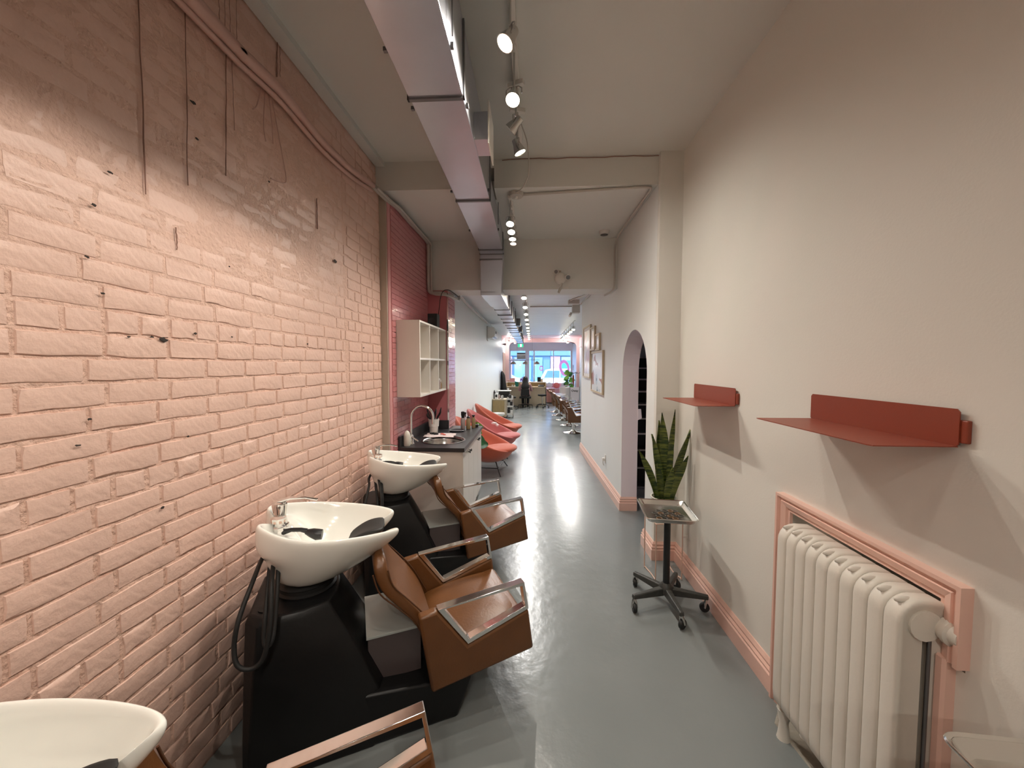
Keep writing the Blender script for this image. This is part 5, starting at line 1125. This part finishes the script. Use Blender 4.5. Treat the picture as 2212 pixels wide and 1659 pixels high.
# ---- mini split, camera, mirrors
t = thing('split_air_conditioner', 'white split air conditioner high on the far left wall', 'air conditioner', (-1.2, 10.1, 2.31))
G().prism([(0, 0), (.14, -.01), (.21, .05), (.23, .16), (.20, .27), (.0, .29)], 0, .82, 'y').obj('casing', 'white', t, 30, bevel=.006); G().hexa([(.165, .05, .012), (.165, .77, .012), (.20, .77, .045), (.20, .05, .045), (.17, .05, .006), (.17, .77, .006), (.206, .77, .04), (.206, .05, .04)]).obj('air_flap', 'seam', t, 0); G().box(.222, .232, .12, .28, .12, .18).obj('display_panel', 'black', t, 0)
G().tube([(.02, -.04, .30), (.02, -.04, -.06), (.03, -.02, -.08)], .012, 6).obj('drain_pipe', 'conduit', t)
t = thing('wall_camera', 'small grey camera on the far left wall', 'camera', (-1.2, 15.4, 2.42)); G().box(0, .02, -.03, .03, -.03, .03).obj('mount', 'white', t, 0); G().lathe([(.02, 0), (.04, .06), (.04, .12), (.001, .13)], n=14).obj('camera_body', 'seam', t, loc=(.02, 0, 0), rot=(0, PI / 2, .6))
for i in range(3):
    t = thing('wall_mirror', ['nearest tall mirror on the left wall by the bay', 'middle tall mirror on the left wall by the bay', 'farthest tall mirror on the left wall by the bay'][i], 'mirror', (-1.2, 15.5 + i * .95 + (.75 if i == 2 else 0), 1.0), 0, 'tall mirrors on the far left wall')
    G().box(0, .02, 0, .6, 0, 1.1).obj('mirror_frame', 'framewood', t, 0); G().box(.02, .024, .02, .58, .02, 1.08).obj('mirror_glass', 'mirror', t, 0)
# ---- right side of the far room
t = thing('boucle_armchair', 'white boucle armchair in front of the window bench', 'armchair', (1.22, 15.6, 0), 1.9)
G().box(-.28, .28, -.28, .28, .20, .42).obj('seat', 'bouc', t, 60, bevel=.06); G().layers([[(-.34 * math.cos(a) * f, -.34 * math.sin(a) * f - .0, z) for a, f in ([(PI * k / 12 + 0, 1) for k in range(13)] + [(PI * (12 - k) / 12, .72) for k in range(13)])] for z in (.2, .45, .66, .70)]).obj('curved_back', 'bouc', t, 80, bevel=.03)
for x in (-.2, .2):
    for y in (-.2, .2): G().cyl((x, y, 0), (x, y, .2), .015, n=8).obj('leg', 'oak', t)
small('pink_ball_cushion', 'round blush cushion resting against the white armchair', 'cushion', (1.30, 15.05, .12), G().ball((0, 0, 0), .12, 14, 8), 'lilac')
t = thing('sign_board', 'grey board with dark script lettering behind the styling chairs', 'sign', (1.58, 14.4, 0))
G().box(-.17, .17, -.01, .01, .28, .76).obj('board', 'lilac', t, 0, bevel=.002)
for x in (-.175, .175): G().box(x - .01, x + .01, -.015, .015, 0, .78).obj('upright', 'seam', t, 0)
for x in (-.175, .175): G().box(x - .012, x + .012, -.12, .12, 0, .02).obj('foot', 'seam', t, 0)
cu_ = bpy.data.curves.new('lettering', 'FONT'); cu_.body = 'Oway'; cu_.size = .105; cu_.extrude = .001; cu_.align_x = 'CENTER'; cu_.offset = .003; cu_.materials.append(M['blackmat'])
o = bpy.data.objects.new('lettering_curve', cu_); COL.objects.link(o); bpy.context.view_layer.update()
me_ = bpy.data.meshes.new_from_object(o.evaluated_get(bpy.context.evaluated_depsgraph_get())); bpy.data.objects.remove(o)
o = bpy.data.objects.new('lettering', me_); COL.objects.link(o); o['kind'] = 'stuff'; o.parent = t; o.location = (0, -.0125, .60); o.rotation_euler = (PI / 2, 0, 0)
t = thing('coat_stand', 'thin coat stand with a red folded umbrella hanging on it', 'coat stand', (1.70, 15.2, 0))
G().cyl((0, 0, .02), (0, 0, 1.33), .010, n=8).obj('pole', 'seam', t); G().lathe([(.15, 0), (.15, .015), (.02, .03)], n=20).obj('base', 'seam', t)
for k in range(5): a = 2 * PI * k / 5; G().tube([(0, 0, 1.30), (.12 * math.cos(a), .12 * math.sin(a), 1.26), (.17 * math.cos(a), .17 * math.sin(a), 1.31)], .007, 6).obj('hook', 'seam', t)
t = thing('red_umbrella', 'folded dark red umbrella hanging from the coat stand', 'umbrella', (1.60, 15.12, 1.20))
G().lathe([(.001, -.42), (.02, -.40), (.035, -.2), (.028, -.02), (.01, .0)], n=10).obj('canopy', 'redmetal', t); G().tube([(0, 0, -.02), (0, 0, .06), (.02, 0, .09), (.04, 0, .06)], .006, 6).obj('handle', 'blackrub', t)
tag(G().tube([(-.05, 0, 0), (-.03, .0, .09), (.02, 0, .14), (.05, 0, .06), (.01, 0, -.03), (.04, 0, -.12)], .010, 6).obj('wall_ornament', 'seam', loc=(2.03, 19.3, 1.45), rot=(0, 0, PI / 2)), 'small dark squiggle ornament on the right bay wall', 'ornament')
# ================================================================ the street
o = struct(G().box(-40, 40, 20.1, 23.2, -.35, -.12).obj('sidewalk', 'sidewalk', smooth=0)); o = struct(G().box(-40, 40, 23.2, 31.2, -.45, -.27).obj('street', 'asphalt', smooth=0)); struct(G().box(-40, 40, 31.2, 34, -.35, -.12).obj('sidewalk_far', 'sidewalk', smooth=0))
def car(x, y, label, suv):
    t = thing('parked_car', label, 'car', (x, y, -.27)); h = 1.62 if suv else 1.45
    body = [(-2.2, .35), (-2.22, .75), (-2.05, .95), (-1.2, 1.02), (1.35, 1.02), (2.1, .98), (2.25, .75), (2.22, .35), (1.8, .25), (-1.8, .25)]
    G().prism(body, -.85, .85, 'y').obj('body', 'carwhite', t, 30, bevel=.06)
    cab = [(-1.9 if suv else -1.5, 1.0), (-1.6 if suv else -1.0, h - .08), (-1.2 if suv else -.6, h), (.35, h), (.75, h - .1), (1.35, 1.0)]
    G().prism(cab, -.74, .74, 'y').obj('cabin', 'carwhite', t, 30, bevel=.05)
    wx = [(-1.72 if suv else -1.3, -.75), (-.70, .20), (.26, 1.15)]
    for i, (a, b) in enumerate(wx):
        lo = 1.06; hi = h - .12; ka = .22 if i == 0 else 0; kb = .42 if i == 2 else 0
        G().hexa([(a, -.755, lo), (b, -.755, lo), (b, -.735, lo), (a, -.735, lo), (a + ka, -.755, hi), (b - kb, -.755, hi), (b - kb, -.735, hi), (a + ka, -.735, hi)]).obj('side_window', 'carglass', t, 0)
    for wx_ in (-1.4, 1.4):
        for s in (-1, 1):
            w = G().cyl((wx_, s * .72, .32), (wx_, s * .88, .32), .32, n=24).obj('wheel', 'tyre', t); G().cyl((wx_, s * .86, .32), (wx_, s * .892, .32), .2, n=14).obj('hub_cap', 'dullchrome', w)
    G().box(-2.26, -2.2, -.7, -.4, .68, .82).box(2.19, 2.26, -.7, -.4, .68, .82).obj('lamp_cluster', 'pinkcush', t, 0)
    for q in (-.72, .23): G().box(q - .06, q + .06, -.88, -.85, .86, .89).obj('door_handle', 'dullchrome', t, 0)
    return t
car(2.45, 24.9, 'white estate car parked right behind the big shop window', True)
car(-2.35, 24.9, 'white car parked on the left, seen through the shop door', False)
def building(name, label, x0, x1, y, wallm, fascia, bits, h=6.8):
    t = thing(name, label, 'building', (x0, y, -.15)); w = x1 - x0
    G().box(0.01, w - .01, .25, 6, 0, h).obj('wall', wallm, t, 0); G().box(0.01, w - .01, .0, .3, 2.55, 3.35).obj('fascia', fascia, t, 0, bevel=.01); G().box(0.01, w - .01, .05, 5.9, h, h + .15).obj('parapet', 'bdark', t, 0)
    for (a, b, z0, z1, m) in bits:
        f = G().box(a, b, .12, .25, z0, z1).obj('shop_panel', m, t, 0)
        if m in ('bglass', 'bteal'): G().box(a + .04, (a + b) / 2 - .02, .10, .12, z0 + .04, z1 - .04).box((a + b) / 2 + .02, b - .04, .10, .12, z0 + .04, z1 - .04).obj('pane', m, f, 0)
    for i in range(int(w // 1.8)):
        f = G().box(.4 + i * 1.8, 1.3 + i * 1.8, .16, .26, 4.1, 5.6).obj('window', 'bglass', t, 0); G().box(.35 + i * 1.8, 1.35 + i * 1.8, .12, .26, 4.02, 4.1).obj('window_sill', 'sidewalk', f, 0)
    return t
building('shop_building', 'blue grey shop across the street, left of the turquoise doors', -9, 1.6, 34, 'bblue', 'bdark', [(0, 3.0, .3, 2.4, 'bglass'), (3.2, 5.0, .3, 2.4, 'bglass'), (5.4, 6.4, .2, 2.45, 'bglass'), (6.5, 7.2, 0, 2.5, 'bpink'), (7.4, 8.9, .4, 2.4, 'bglass'), (9.05, 9.9, .3, 2.4, 'bglass'), (9.95, 10.55, .5, 2.2, 'bdark')])
building('shop_building', 'shop across the street with pink panel and turquoise doors', 1.6, 4.3, 34, 'bblue', 'bdark', [(.0, .85, .1, 2.5, 'bpink'), (.95, 2.30, 1.0, 2.1, 'bteal'), (.95, 2.30, 2.12, 2.45, 'bglass'), (2.42, 2.66, 0, 2.5, 'sidewalk')])
building('shop_building', 'pale building across the street at the right edge of the window', 4.3, 13, 34, 'sidewalk', 'bblue', [(.3, 1.7, .4, 2.4, 'bglass'), (2.0, 3.6, .4, 2.4, 'bglass'), (4.0, 6.5, .4, 2.4, 'bglass')])
